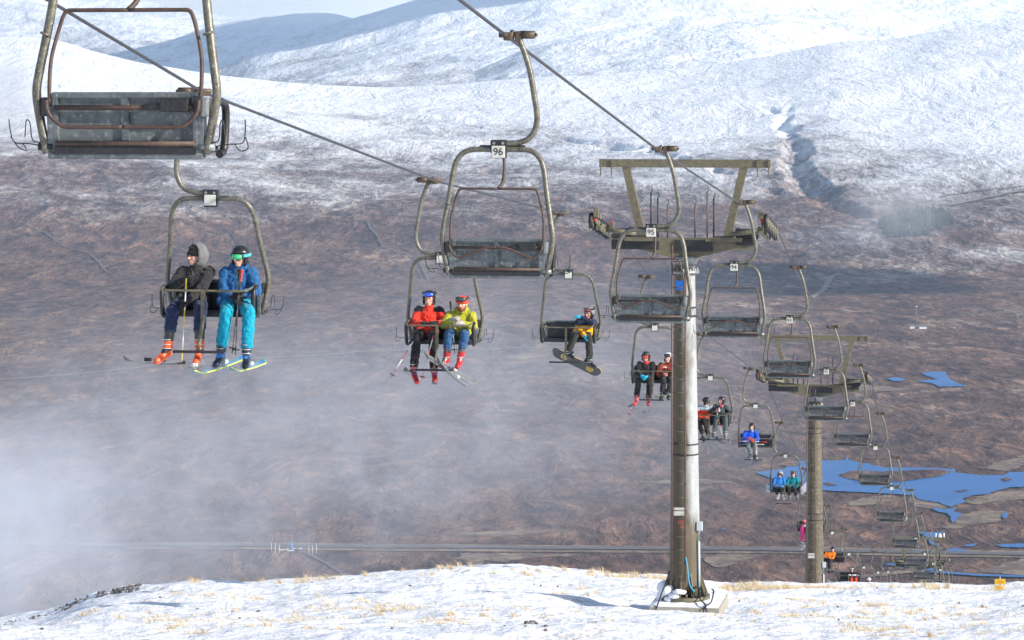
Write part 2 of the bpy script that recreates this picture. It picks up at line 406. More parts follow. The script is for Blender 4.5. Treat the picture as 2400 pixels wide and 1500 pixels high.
Tk = NT('gravel_track'); Tk.col(Tk.ramp(Tk.noise(Tk.pos(), .2, 5), [(.3, (.19, .15, .125)), (.7, (.32, .27, .22))])); Tk.set(Roughness=.95)
Pt_ = NT('peaty_burn').set(Roughness=.6).m; Pt_.node_tree.nodes['Principled BSDF'].inputs['Base Color'].default_value = (.035, .03, .035, 1)
Vg = NT('straw_verge'); Vg.col(Vg.mix(.35, Vg.ramp(Vg.noise(Vg.pos(), .045, 7, .72, 1.2), [(.44, (.10, .070, .058)), (.56, (.30, .215, .14)), (.70, (.40, .30, .19))]), Vg.ramp(Vg.noise(Vg.pos(), .3, 5, .7), [(.4, (.07, .055, .05)), (.65, (.34, .25, .16))]))); Vg.set(Roughness=.95)
ribbon('verge_ground', [(300, 1279), (520, 1282), (800, 1285), (1100, 1287), (1500, 1289), (1900, 1291), (2150, 1297), (2500, 1302)], 30, Vg.m, .5)
for i_, pl in enumerate(([(960, 1299), (1100, 1296), (1330, 1297), (1370, 1303), (1250, 1305), (1180, 1318), (1130, 1312), (1120, 1330), (1095, 1312), (1030, 1306)],
        [(1640, 1306), (1700, 1297), (1800, 1300), (1760, 1309), (1720, 1322), (1690, 1330), (1665, 1324)], [(430, 1272), (560, 1274), (700, 1282), (560, 1281)],
        [(2140, 1163), (2190, 1176), (2226, 1188), (2200, 1194), (2150, 1188), (2120, 1172)], [(2262, 1178), (2300, 1162), (2340, 1152), (2420, 1146), (2420, 1166), (2330, 1176), (2290, 1184)],
        [(2250, 1206), (2300, 1196), (2370, 1200), (2340, 1222), (2270, 1230), (2240, 1240), (2190, 1236), (2232, 1228)], [(2020, 1168), (2080, 1160), (2130, 1170), (2070, 1180), (2000, 1186), (1980, 1178)],
        [(1960, 1360), (2030, 1345), (2160, 1331), (2260, 1345), (2150, 1341), (2060, 1350)], [(2290, 1340), (2420, 1300), (2460, 1330), (2420, 1350)], [(1500, 1130), (1640, 1122), (1720, 1130), (1600, 1136)],
        [(1060, 1250), (1250, 1240), (1300, 1246), (1150, 1258)], [(1830, 895), (2000, 900), (2160, 912), (2050, 918), (1900, 910)], [(2300, 1096), (2420, 1060), (2450, 1075), (2360, 1104)])):
    tag(poly_mesh('straw_ground', pl, .45, Vg.m, 4.5, 5, 70 + i_), kind='structure')
ribbon('main_road', [(-300, 1275), (0, 1277), (400, 1281), (800, 1285), (1200, 1287), (1700, 1289), (2000, 1294), (2300, 1300), (2700, 1306)], 12, Rd.m, 1.1)
ribbon('side_track', [(690, 1288), (720, 1300), (760, 1322), (800, 1345), (830, 1360)], 2.0, Rd.m, .9)
ribbon('stream_water', [(2080, 1326), (2160, 1333), (2200, 1345), (2300, 1352), (2450, 1356)], 7, Wt.m, 1.15)
ribbon('valley_track', [(2045, 530), (1990, 560), (2000, 590), (2005, 620), (1985, 645), (1950, 655), (1930, 680), (1900, 700)], 9, Tk.m, 1.6)
ribbon('hill_track', [(2225, 484), (2300, 468), (2360, 456), (2450, 440)], 18, Tk.m, 3.0, onhill=True)
ribbon('hill_track', [(2210, 462), (2300, 448), (2450, 432)], 9, Tk.m, 3.0, onhill=True)
ribbon('hill_track', [(-60, 893), (60, 886), (180, 878), (300, 866), (420, 850), (560, 845), (700, 838), (850, 826), (1000, 822), (1150, 824), (1300, 820), (1430, 812)], 5, Tk.m, 1.3)

for k_, pl in enumerate(([(40, 520), (110, 548), (150, 580), (215, 596), (250, 640), (330, 655)], [(420, 470), (470, 520), (540, 545), (580, 600), (690, 640)], [(860, 520), (900, 580), (980, 610), (1010, 670)],
        [(150, 700), (280, 690), (340, 650), (470, 640)], [(1180, 560), (1230, 610), (1320, 640), (1350, 700)], [(2120, 620), (2200, 640), (2300, 628), (2420, 650)])):
    ribbon('hill_track' if k_ % 2 == 0 else 'burn_water', pl, 3.0, Rd.m if k_ % 2 == 0 else Pt_, 2.2, seed=30 + k_, onhill=True)
# ------------------------------------------------------------------ haze, mist, clouds
bm = bmesh.new(); bmesh.ops.create_cube(bm, size=1)
for v in bm.verts: v.co = Vector((v.co.x * 19000, 11800 + v.co.y * 24000, -100 + v.co.z * 2400))
me = bpy.data.meshes.new('haze'); bm.to_mesh(me); bm.free()
Hz = bpy.data.materials.new('blue_air'); Hz.use_nodes = True; ht = Hz.node_tree; ht.nodes.clear()
ho = ht.nodes.new('ShaderNodeOutputMaterial'); hv = ht.nodes.new('ShaderNodeVolumePrincipled')
hv.inputs['Color'].default_value = (.56, .75, 1, 1); hv.inputs['Density'].default_value = 3.7e-5; hv.inputs['Anisotropy'].default_value = .1
ht.links.new(hv.outputs[0], ho.inputs['Volume'])
tag(link('haze', me, Hz), kind='stuff')

def mist_mat(name, dens, lo, hi, scale, colr=(.93, .95, 1)):
    m = bpy.data.materials.new(name); m.use_nodes = True; t = m.node_tree; t.nodes.clear()
    o = t.nodes.new('ShaderNodeOutputMaterial'); v = t.nodes.new('ShaderNodeVolumePrincipled'); v.inputs['Color'].default_value = (*colr, 1); v.inputs['Anisotropy'].default_value = .1
    tc = t.nodes.new('ShaderNodeTexCoord'); ln = t.nodes.new('ShaderNodeVectorMath'); ln.operation = 'LENGTH'; t.links.new(tc.outputs['Object'], ln.inputs[0])
    fr = t.nodes.new('ShaderNodeMapRange'); fr.interpolation_type = 'SMOOTHSTEP'; fr.inputs['From Min'].default_value = 1.0; fr.inputs['From Max'].default_value = .15
    t.links.new(ln.outputs['Value'], fr.inputs['Value'])
    no = t.nodes.new('ShaderNodeTexNoise'); no.inputs['Scale'].default_value = scale; no.inputs['Detail'].default_value = 5; no.inputs['Roughness'].default_value = .66; no.inputs['Distortion'].default_value = 1.0
    g = t.nodes.new('ShaderNodeNewGeometry'); t.links.new(g.outputs['Position'], no.inputs['Vector'])
    nr_ = t.nodes.new('ShaderNodeMapRange'); nr_.inputs['From Min'].default_value = lo; nr_.inputs['From Max'].default_value = hi; t.links.new(no.outputs['Fac'], nr_.inputs['Value'])
    mu = t.nodes.new('ShaderNodeMath'); mu.operation = 'MULTIPLY'; t.links.new(fr.outputs[0], mu.inputs[0]); t.links.new(nr_.outputs[0], mu.inputs[1])
    m2 = t.nodes.new('ShaderNodeMath'); m2.operation = 'MULTIPLY'; t.links.new(mu.outputs[0], m2.inputs[0]); m2.inputs[1].default_value = dens
    t.links.new(m2.outputs[0], v.inputs['Density']); t.links.new(v.outputs[0], o.inputs['Volume']); return m
def mist(u, v, Y, ru, rv, depth, dens, lo=.38, hi=.62, scale=None, colr=(.93, .95, 1), name='drifting_mist'):
    bm = bmesh.new(); bmesh.ops.create_icosphere(bm, subdivisions=3, radius=1.0)
    me = bpy.data.meshes.new(name); bm.to_mesh(me); bm.free()
    o = link(name, me, mist_mat(name, dens, lo, hi, scale or 6.5 / (ru * Y / F), colr))
    o.location = pt(u, v, Y); o.scale = (ru * Y / F, depth, rv * Y / F); tag(o, kind='stuff'); return o
mist(20, 1270, 950, 760, 420, 190, .0064, .38, .64, colr=(.86, .90, 1))
mist(-150, 1250, 780, 560, 360, 150, .0080, .34, .64, colr=(.86, .90, 1))
mist(560, 1130, 1050, 900, 420, 170, .0048, .42, .66, colr=(.86, .90, 1))
mist(1150, 930, 1150, 1000, 430, 200, .0040, .40, .66, colr=(.86, .90, 1))
mist(300, 900, 1250, 800, 300, 180, .0026, .42, .66, colr=(.86, .90, 1))
mist(2110, 500, 4950, 190, 95, 90, .0085, .30, .66)
mist(2000, 560, 4700, 200, 60, 120, .0035, .3, .7)
mist(-60, 240, 6200, 260, 170, 400, .0040, .2, .7)
mist(600, 20, 13800, 420, 60, 500, .0012, .3, .7)
mist(1650, 60, 12800, 700, 90, 500, .0009, .3, .7)

# unseen clouds added out of view to shade the mountain and the moor
Cl = NT('shade_cloud_white'); Cl.col((.9, .9, .92)); Cl.set(Roughness=1)
def shade_cloud(target, height, rx, ry, rz, seed, label):
    P0 = Vector(target); t = (height - P0.z) / SUN_DIR.z; c = P0 + SUN_DIR * t
    rnd = random.Random(seed); bm = bmesh.new()
    for k in range(26):
        a = rnd.uniform(0, 2 * math.pi); q = math.sqrt(rnd.random()); s = rnd.uniform(.22, .42)
        M = Matrix.Translation((rx * q * math.cos(a) * .8, ry * q * math.sin(a) * .8, rnd.uniform(-.1, .5) * rz * (1 - q))) @ Matrix.Diagonal((rx * s, ry * s, rz * s * 1.5, 1))
        bmesh.ops.create_icosphere(bm, subdivisions=3, radius=1, matrix=M)
    for v in bm.verts: v.co += Vector((mnoise.noise(v.co / (rx * .2)), mnoise.noise(v.co / (rx * .2) + Vector((9, 0, 0))), mnoise.noise(v.co / (rx * .15)))) * rx * .05
    for f in bm.faces: f.smooth = True
    me = bpy.data.meshes.new('shade_cloud'); bm.to_mesh(me); bm.free(); o = link('shade_cloud', me, Cl.m); o.location = c
    tag(o, label, 'shade_cloud', None, 'stuff')
shade_cloud(((640 - 1200) / F * 15600, 15600, 150), 2300, 2500, 1500, 300, 1, '')
shade_cloud(((1860 - 1200) / F * 4700, 4680, -300), 1700, 250, 260, 80, 3, '')

# ------------------------------------------------------------------ mesh shapes
def smooth_path(pts, sub=5):
    P = [Vector(p) for p in pts]
    if len(P) < 3 or sub < 2: return P
    out = []
    for i in range(len(P) - 1):
        p0 = P[max(i - 1, 0)]; p1 = P[i]; p2 = P[i + 1]; p3 = P[min(i + 2, len(P) - 1)]
        for k in range(sub):
            t = k / sub; t2 = t * t; t3 = t2 * t
            out.append(.5 * ((2 * p1) + (p2 - p0) * t + (2 * p0 - 5 * p1 + 4 * p2 - p3) * t2 + (3 * p1 - p0 - 3 * p2 + p3) * t3))
    out.append(P[-1]); return out
def tube(bm, pts, r, n=10, sub=5, mi=0, cap=True):
    P = smooth_path(pts, sub); rs = r if isinstance(r, (list, tuple)) else None
    rings = []; up = None
    for i, p in enumerate(P):
        t = (P[min(i + 1, len(P) - 1)] - P[max(i - 1, 0)]).normalized()
        if up is None:
            up = Vector((0, 0, 1)) if abs(t.z) < .9 else Vector((1, 0, 0))
        s = t.cross(up)
        if s.length < 1e-4: s = t.orthogonal()
        s.normalize(); up = s.cross(t).normalized()
        rr = np.interp(i / max(1, len(P) - 1), np.linspace(0, 1, len(rs)), rs) if rs else r
        rings.append([bm.verts.new(p + (s * math.cos(a) + up * math.sin(a)) * rr) for a in [2 * math.pi * k / n for k in range(n)]])
    for a, b in zip(rings, rings[1:]):
        for k in range(n):
            f = bm.faces.new((a[k], a[(k + 1) % n], b[(k + 1) % n], b[k])); f.smooth = True; f.material_index = mi
    if cap:
        for q in (rings[0][::-1], rings[-1]):
            f = bm.faces.new(q); f.material_index = mi
def box(bm, c, s, rot=None, bev=0, mi=0):
    M = Matrix.Translation(c)
    if rot is not None: M = M @ Euler(rot).to_matrix().to_4x4()
    r = bmesh.ops.create_cube(bm, size=1, matrix=M @ Matrix.Diagonal((*s, 1)))
    fs = {f for v in r['verts'] for f in v.link_faces}
    for f in fs: f.material_index = mi
    if bev:
        es = {e for v in r['verts'] for e in v.link_edges}
        bmesh.ops.bevel(bm, geom=list(es), offset=bev, segments=2, affect='EDGES', profile=.6, material=-1)
def cyl(bm, a, b, r, n=16, mi=0, r2=None):
    tube(bm, [a, b], [r, r2 if r2 is not None else r], n=n, sub=1, mi=mi)
def build(name, bm, mats, parent=None, fixn=True):
    if fixn: bmesh.ops.recalc_face_normals(bm, faces=bm.faces)
    me = bpy.data.meshes.new(name); bm.to_mesh(me); bm.free(); return link(name, me, mats, parent)
def copy_tree(o, parent=None):
    c = o.copy(); COL.objects.link(c)
    if parent: c.parent = parent
    for ch in list(o.children): copy_tree(ch, c)
    return c

# ------------------------------------------------------------------ lift materials
def worn(name, base, dark, light=None, scale=9, rough=.5, metal=0., patch=.58):
    T = NT(name); P = T.pos(obj=True); n = T.noise(P, scale, 6, .65); n2 = T.noise(P, scale * 4, 5, .7)
    c = T.mix(T.ramp(n, [(.35, 0.), (patch, 1.)]), dark, base)
    if light: c = T.mix(T.math('MULTIPLY', T.ramp(n2, [(.55, 0.), (.68, 1.)]), .8), c, light)
    T.col(c); T.set(Roughness=rough, Metallic=metal); T.l(T.bump(n2, .25, .01), T.b.inputs['Normal'])
    return T.m
M_olive = worn('worn_olive_paint', (.145, .128, .080), (.085, .075, .050), (.24, .23, .17), rough=.5)
M_arm = worn('scuffed_olive_tube', (.150, .143, .112), (.085, .078, .062), (.36, .36, .33), 12, .40, .25)
M_rust = worn('rusty_brown_tube', (.088, .052, .040), (.050, .034, .030), (.15, .10, .07), 14, .6)
M_galv = worn('grey_galvanised_panel', (.155, .175, .185), (.075, .088, .098), (.30, .32, .33), 6, .5, .3)
M_steel = worn('dull_galvanised_steel', (.34, .35, .35), (.20, .21, .21), (.5, .5, .5), 10, .4, .5)
M_dark = worn('dark_gunmetal', (.030, .031, .035), (.018, .018, .021), (.06, .06, .062), 10, .5, .2)
M_black = worn('black_vinyl_padding', (.016, .016, .018), (.010, .010, .012), None, 8, .42)
M_grip = worn('rusty_grip_casting', (.11, .085, .06), (.06, .046, .036), (.22, .12, .07), 20, .55, .3)
M_white = worn('white_plate', (.62, .61, .56), (.50, .48, .43), None, 10, .5)
M_ink = NT('black_lettering').set(Roughness=.6).m; M_ink.node_tree.nodes['Principled BSDF'].inputs['Base Color'].default_value = (.02, .02, .025, 1)
def plain(name, c, rough=.5, spec=.5, metal=0):
    T = NT(name); T.col(c); T.set(Roughness=rough, Metallic=metal); T.b.inputs['Specular IOR Level'].default_value = spec; return T.m
M_redink = plain('red_lettering', (.62, .08, .05)); M_orangeink = plain('orange_lettering', (.75, .22, .03))
M_cable = worn('steel_hauling_cable', (.060, .058, .066), (.035, .034, .040), None, 30, .45, .4)

def text_mesh(name, s, size, mat, parent, loc, rot):
    cu = bpy.data.curves.new(name, 'FONT'); cu.body = s; cu.size = size; cu.align_x = 'CENTER'; cu.align_y = 'CENTER'; cu.extrude = .0015
    t = bpy.data.objects.new(name, cu); COL.objects.link(t)
    dg = bpy.context.evaluated_depsgraph_get(); me = bpy.data.meshes.new_from_object(t.evaluated_get(dg)); me.name = name
    bpy.data.objects.remove(t); bpy.data.curves.remove(cu)
    o = link(name, me, None, parent); me.materials.clear(); me.materials.append(mat); o.location = loc; o.rotation_euler = rot; return o

# ------------------------------------------------------------------ the double chair
BX, BZ = -.10, -1.37            # frame block relative to the cable grip
def chair(mode, link_kind='M', seat_snow=False):
    """mode 'down' (bar lowered, ridden) or 'up' (bar raised, empty, seen from behind)"""
    yb = -.33 if mode == 'down' else -.14
    root = empty('lift_chair', (0, 0, 0))
    def P(x, y, z): return Vector((BX + x, y, BZ + z))
    # grip on the cable
    bm = bmesh.new()
    box(bm, (0.02, 0, .0), (.10, .24, .10), bev=.015); box(bm, (.0, .18, .02), (.05, .22, .045), bev=.01); box(bm, (.0, -.18, .02), (.05, .22, .045), bev=.01)
    cyl(bm, (-.10, 0, .02), (.33, 0, .02), .034, 12); cyl(bm, (.16, 0, .02), (.34, 0, .02), .050, 12); cyl(bm, (.34, 0, .02), (.37, 0, .02), .022, 10)
    cyl(bm, (.04, 0, .02), (.08, 0, .02), .06, 12); box(bm, (.135, 0, 0), (.075, .09, .13), bev=.012)
    build('cable_grip', bm, M_grip, root)
    bm = bmesh.new()
    tube(bm, [(.135, 0, -.02), P(.27, 0, 1.28), P(.33, 0, 1.12), P(.385, 0, .92), P(.43, 0, .66), P(.465, 0, .42), P(.45, 0, .27), P(.375, 0, .14), P(.25, 0, .085), P(.10, 0, .07), P(-.06, 0, .07)], .036, 12, 6)
    build('hanger_arm', bm, M_arm, root)
    bm = bmesh.new(); box(bm, P(0, 0, .035), (.20, .11, .16), bev=.012)
    for sx in (-.055, .055):
        for sy in (-1, 1): cyl(bm, P(sx, .055 * sy, .075), P(sx, .07 * sy, .075), .018, 8, mi=1)
    box(bm, P(0, 0, -.05), (.18, .09, .12), bev=.01)
    br = build('mounting_bracket', bm, [M_dark, M_steel], root)
    bm = bmesh.new()
    if mode == 'up': box(bm, P(0, -.065, -.03), (.165, .012, .15), bev=.008)
    else: box(bm, P(0, .065, -.02), (.155, .012, .14), bev=.008)
    build('number_plate', bm, M_white, root)
    # bail frame
    half = [(.0, 0), (.24, 0), (.36, -.01), (.455, -.055), (.525, -.15), (.565, -.30), (.595, -.52), (.63, -.74), (.665, -.95), (.678, -1.08), (.655, -1.25), (.60, -1.52)]
    pts = [P(-x, yb * min(1, -z / 1.0) if z < 0 else 0, z) for x, z in half[:0:-1]] + [P(x, yb * min(1, -z / 1.0) if z < 0 else 0, z) for x, z in half]
    bm = bmesh.new(); tube(bm, pts, .034, 12, 4)
    for s in (-1, 1): cyl(bm, P(s * .61, yb, -.64), P(s * .615, yb, -.655), .039, 12)
    build('bail_frame', bm, [M_arm, M_steel], root)
    # backrest
    def S(x, y, z): return P(x, yb + y, z)
    bm = bmesh.new()
    tilt = .10
    box(bm, S(0, .0, -1.30), (1.04, .016, .40), (tilt, 0, 0))
    build('backrest', bm, M_galv, root)
    bm = bmesh.new(); box(bm, S(0, .035, -1.29), (1.00, .05, .36), (tilt, 0, 0), bev=.02); build('back_cushion', bm, M_black, root)
    bm = bmesh.new()
    box(bm, S(0, -.035, -1.095), (1.10, .035, .045), (tilt, 0, 0), bev=.008)
    for s in (-1, 1): box(bm, S(s * .525, -.012, -1.30), (.04, .05, .44), (tilt, 0, 0), bev=.006)
    box(bm, S(0, -.018, -1.30), (.055, .022, .40), (tilt, 0, 0)); box(bm, S(0, .0, -1.535), (1.16, .06, .05), bev=.01)
    for s in (-1, 1): box(bm, S(s * .565, .02, -1.36), (.05, .10, .38), (tilt, 0, 0), bev=.01)
    build('seat_frame', bm, M_galv, root)
    bm = bmesh.new()
    bm.free(); bm = bmesh.new(); box(bm, S(0, -.022, -1.495), (1.06, .03, .055)); build('dark_gap_strip', bm, M_dark, root); bm = bmesh.new()  # dark strip put in for the dark gap below the lower rail
    for z, yy in ((-1.185, -.062), (-1.445, -.038)): cyl(bm, S(-.52, yy, z), S(.52, yy, z), .019, 10)
    build('back_rail', bm, M_rust, root)
    bm = bmesh.new(); box(bm, S(.385, -.07, -1.165), (.21, .07, .10), bev=.012); box(bm, S(.22, -.07, -1.18), (.14, .04, .045), bev=.008); box(bm, S(.55, -.03, -1.16), (.06, .09, .12), bev=.012)
    build('box_with_shadow', bm, M_dark, root)  # a box and its shadow, modelled together as dark boxes
    # seat
    bm = bmesh.new(); box(bm, S(0, .27, -1.475), (1.08, .47, .055), (R(4), 0, 0), bev=.022); build('seat', bm, M_black, root)
    bm = bmesh.new(); box(bm, S(0, .27, -1.515), (1.10, .48, .022), (R(4), 0, 0)); box(bm, S(0, .505, -1.495), (1.10, .02, .05)); build('seat_pan', bm, M_dark, root)
    if seat_snow:
        bm = bmesh.new(); box(bm, S(.1, .28, -1.44), (.80, .36, .03), (R(4), 0, 0), bev=.012); build('seat_snow', bm, M_white, root)
    for s in (-1, 1):
        bm = bmesh.new()
        tube(bm, [S(s * .595, .05, -1.16), S(s * .60, .25, -1.14), S(s * .605, .44, -1.15), S(s * .61, .505, -1.21), S(s * .605, .51, -1.36), S(s * .60, .48, -1.50), S(s * .59, .40, -1.53)], .031, 10, 5)
        build('armrest', bm, M_black, root)
        bm = bmesh.new(); w = .0045
        tube(bm, [S(s * .63, -.02, -1.44), S(s * .70, -.03, -1.42), S(s * .715, -.04, -1.30), S(s * .74, -.05, -1.28), S(s * .75, -.05, -1.40)], w, 6, 4)
        tube(bm, [S(s * .63, .06, -1.47), S(s * .76, .05, -1.45), S(s * .86, .04, -1.44), S(s * .885, .02, -1.36), S(s * .89, .0, -1.27)], w, 6, 4)
        tube(bm, [S(s * .80, .05, -1.45), S(s * .81, .16, -1.50), S(s * .87, .16, -1.48), S(s * .885, .03, -1.40)], w, 6, 4)
        build('ski_pole_hook', bm, M_dark, root)
        bm = bmesh.new(); box(bm, S(s * .60, .0, -1.18), (.06, .12, .14), bev=.015); cyl(bm, S(s * .55, 0, -1.47), S(s * .66, 0, -1.47), .03, 10); cyl(bm, S(s * .56, .05, -1.20), S(s * .56, .02, -1.5), .012, 8)
        build('pivot_bracket', bm, M_steel if s > 0 else M_dark, root)
    # safety bar
    bm = bmesh.new(); r = .0155
    if mode == 'down':
        for s in (-1, 1): tube(bm, [S(s * .585, -.03, -1.10), S(s * .60, .15, -1.10), S(s * .585, .50, -1.14), S(s * .56, .70, -1.165), S(s * .50, .735, -1.17), S(0, .74, -1.17)], r, 8, 5)
        sb = build('safety_bar', bm, M_olive, root)
        bm = bmesh.new(); box(bm, S(0, .745, -1.36), (.05, .03, .40), bev=.006); tube(bm, [S(0, .745, -1.54), S(.01, .76, -1.66), S(.04, .83, -1.92)], .024, 8, 3); build('footrest_post', bm, M_olive, sb)
        bm = bmesh.new(); box(bm, S(.03, .84, -1.945), (.62, .055, .035), bev=.01); 
        for s in (-1, 1): cyl(bm, S(.03 + s * .315, .82, -1.945), S(.03 + s * .315, .86, -1.945), .022, 8)
        build('footrest', bm, M_dark, sb)
    else:
        for s in (-1, 1): tube(bm, [S(s * .565, -.04, -1.15), S(s * .572, -.03, -1.02), S(s * .565, .0, -.82), S(s * .52, .03, -.62), S(s * .485, .04, -.51), S(s * .455, .045, -.48), S(s * .40, .045, -.475), S(0, .045, -.475)], r, 8, 5)
        if link_kind == 'M': lo = [(.57, -1.15), (.555, -1.21), (.50, -1.28), (.45, -1.305), (.36, -1.28), (.14, -1.19), (0, -1.175)]
        else: lo = [(.57, -1.13), (.565, -1.20), (.53, -1.26), (.46, -1.315), (.40, -1.325), (.2, -1.325), (0, -1.325)]
        for s in (-1, 1): tube(bm, [S(s * x, -.10, z) for x, z in lo], r, 8, 5)
        sb = build('safety_bar', bm, M_rust, root)
        bm = bmesh.new(); tube(bm, [S(.0, .045, -.475), S(.05, .11, -.40), S(.06, .14, -.27), S(.06, .155, -.18), S(.04, .17, -.02)], [.022, .022, .018, .018], 8, 4)
        build('footrest_post', bm, M_rust, sb)
        bm = bmesh.new(); box(bm, S(.03, .20, .035), (.56, .05, .03), bev=.008); build('footrest', bm, M_dark, sb)
    return root

YAW = math.atan(.1705)
dnx, dny = math.sin(YAW), math.cos(YAW)
up_M = chair('up', 'M'); up_R = chair('up', 'R')
dn_A = chair('down')
# block positions (u, v of the photograph, distance)
RIGHT = [('97', 309, -128, 22.4, 'R'), ('96', 1170, 350, 37.2, 'M'), ('95', 1527, 540, 52.0, 'M'), ('94', 1721, 623, 66.8, 'M'), ('93', 1851, 748, 81.6, 'M'), ('92', 1937, 869, 96.4, 'R'),
         ('91', 1999, 945, 111.2, 'R'), ('', 2052, 1048, 126, 'R'), ('', 2090, 1143, 140.8, 'R'), ('', 2123, 1212, 155.6, 'M'), ('', 2147, 1262, 170.4, 'R'), ('', 2168, 1297, 185.2, 'R'),
         ('', 2188, 1320, 200, 'R'), ('', 2204, 1335, 214.8, 'R'), ('', 2218, 1370, 229.6, 'R')]
LEFT = [(495, 465, 39.7), (1035, 605, 54.5), (1333, 643, 69.3), (1535, 767, 84.1), (1665, 885, 98.9), (1771, 951, 113.7), (1841, 1068, 128.5), (1901, 1168, 143.3),
        (1951, 1248, 158.1), (1990, 1298, 172.9), (2025, 1329, 187.7), (2058, 1341, 202.5), (2082, 1340, 217.3), (2101, 1371, 232.1)]
ord_ = ['nearest', 'second nearest', 'third nearest', 'fourth nearest', 'fifth nearest', 'sixth nearest', 'seventh nearest', 'eighth nearest', 'ninth nearest', 'tenth nearest', 'eleventh nearest', 'twelfth nearest', 'thirteenth nearest', 'fourteenth nearest', 'farthest']
def place(root, u, v, Y, rz):
    b = pt(u, v, Y); off = Matrix.Rotation(rz, 3, 'Z') @ Vector((BX, 0, BZ))
    root.location = b - off; root.rotation_euler = (0, 0, rz); return root
RR = []; used = {'M': False, 'R': False}
rz_dn = -YAW; rz_up = math.pi - YAW
rc_lab = {0: 'empty grey-backed chairlift chair, huge at the top left, cut off by the picture edge', 1: 'empty descending chairlift chair with plate 96 above the red and lime riders',
          2: 'empty descending chairlift chair with plate 95 in front of the near pylon', 3: 'empty descending chairlift chair with plate 94 just right of the near pylon',
          4: 'empty descending chairlift chair with plate 93 in front of the middle pylon gantry', 5: 'empty descending chairlift chair with plate 92 over the middle pylon mast',
          6: 'empty descending chairlift chair with plate 91 just right of the middle pylon', 7: 'empty descending chairlift chair overlapping the dark island in the loch',
          8: 'empty descending chairlift chair just below the loch shore', 9: 'empty descending chairlift chair in front of the farthest pylon gantry beam',
          10: 'empty descending chairlift chair between the wheels of the farthest pylon', 11: 'empty descending chairlift chair in front of the farthest pylon mast',
          12: 'lowest fully visible empty chairlift chair, right of the farthest pylon mast', 13: 'empty chairlift chair mostly sunk behind the snow crest, second from the end',
          14: 'last empty chairlift chair, only its top showing over the snow crest'}
for i, (num, u, v, Y, k) in enumerate(RIGHT):
    proto = up_M if k == 'M' else up_R
    o = proto if not used[k] else copy_tree(proto); used[k] = True
    place(o, u, v, Y, rz_dn); tag(o, rc_lab[i], 'lift chair', 'empty chairs going down on the right-hand cable'); RR.append(o)
for o, row in zip(RR, RIGHT):
    if row[0]:
        pl = [c for c in o.children if c.name.startswith('number_plate')][0]
        text_mesh('plate_number', row[0], .125, M_ink, pl, (BX, -.0735, BZ - .03), (R(90), 0, 0))
LL = []
dn_S = chair('down', seat_snow=True)
lc_lab = ['occupied chairlift chair of the riders in black and in blue at the left', 'occupied chairlift chair of the riders in red and in lime green', 'chairlift chair half empty beside the snowboarder in yellow',
          'occupied chairlift chair left of the near pylon, partly behind it', 'occupied chairlift chair right of the near pylon, of two riders in black helmets', 'chairlift chair half empty beside the rider in royal blue, snow on its seat',
          'occupied chairlift chair of the riders in blue and in teal before the loch', 'occupied chairlift chair mostly hidden behind the middle pylon mast', 'occupied chairlift chair of the rider in orange',
          'occupied chairlift chair of the rider in red trousers', 'occupied chairlift chair of the crouched rider with white helmet and black jacket', 'occupied chairlift chair of the lowest rider, only a white helmet showing',
          'rising chairlift chair of thin grey tubes, second to last on the left cable', 'last rising chairlift chair, its white plate just above the snow crest']
first = True
for i, (u, v, Y) in enumerate(LEFT):
    if i == 5: o = dn_S
    elif first: o = dn_A; first = False
    else: o = copy_tree(dn_A)
    place(o, u, v, Y, rz_up); tag(o, lc_lab[i], 'lift chair', 'chairs coming up on the left-hand cable'); LL.append(o)

# ------------------------------------------------------------------ pylons
M_mast = NT('rimed_olive_mast'); T = M_mast; P = T.pos(obj=True); sep = T.n('ShaderNodeSeparateXYZ'); T.l(P, sep.inputs[0])
n = T.noise(T.pos((2.2, 2.2, .7), obj=True), 1.0, 6, .62, .5); nf = T.noise(P, 16, 5, .7, 1.)
base = T.mix(T.ramp(n, [(.35, 0.), (.6, 1.)]), (.085, .068, .042), (.125, .100, .062))
stain = T.mix(T.math('MULTIPLY', T.ramp(nf, [(.55, 0.), (.7, 1.)]), .35), base, (.17, .14, .10))
# wind-blown rime sticks to the windward (+x) side above the first two metres
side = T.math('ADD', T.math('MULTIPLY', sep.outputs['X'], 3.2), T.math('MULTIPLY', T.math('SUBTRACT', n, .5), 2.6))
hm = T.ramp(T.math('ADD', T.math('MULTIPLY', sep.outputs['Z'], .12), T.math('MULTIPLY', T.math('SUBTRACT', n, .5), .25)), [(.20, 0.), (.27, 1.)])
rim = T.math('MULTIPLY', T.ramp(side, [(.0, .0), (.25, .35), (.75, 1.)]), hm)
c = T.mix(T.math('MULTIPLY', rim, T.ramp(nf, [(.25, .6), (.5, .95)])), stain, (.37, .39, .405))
c = T.mix(.25, c, T.mix(1., c, T.ramp(T.noise(T.pos((3, 3, .5), obj=True), 3, 5, .7), [(.35, .5), (.65, 1.2)]), 'MULTIPLY'))
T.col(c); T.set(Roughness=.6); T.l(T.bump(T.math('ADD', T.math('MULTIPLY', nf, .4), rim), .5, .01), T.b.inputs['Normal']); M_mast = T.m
M_ladder = worn('brown_ladder_steel', (.12, .07, .058), (.075, .048, .042), (.2, .14, .12), 10, .55)
M_wheel = worn('black_sheave_rubber', (.022, .021, .024), (.014, .014, .016), None, 10, .6)
M_blue = plain('blue_band_paint', (.02, .17, .62), .5); M_red = plain('red_paint', (.62, .05, .05), .5)
M_box = plain('grey_junction_box', (.50, .55, .60), .4)
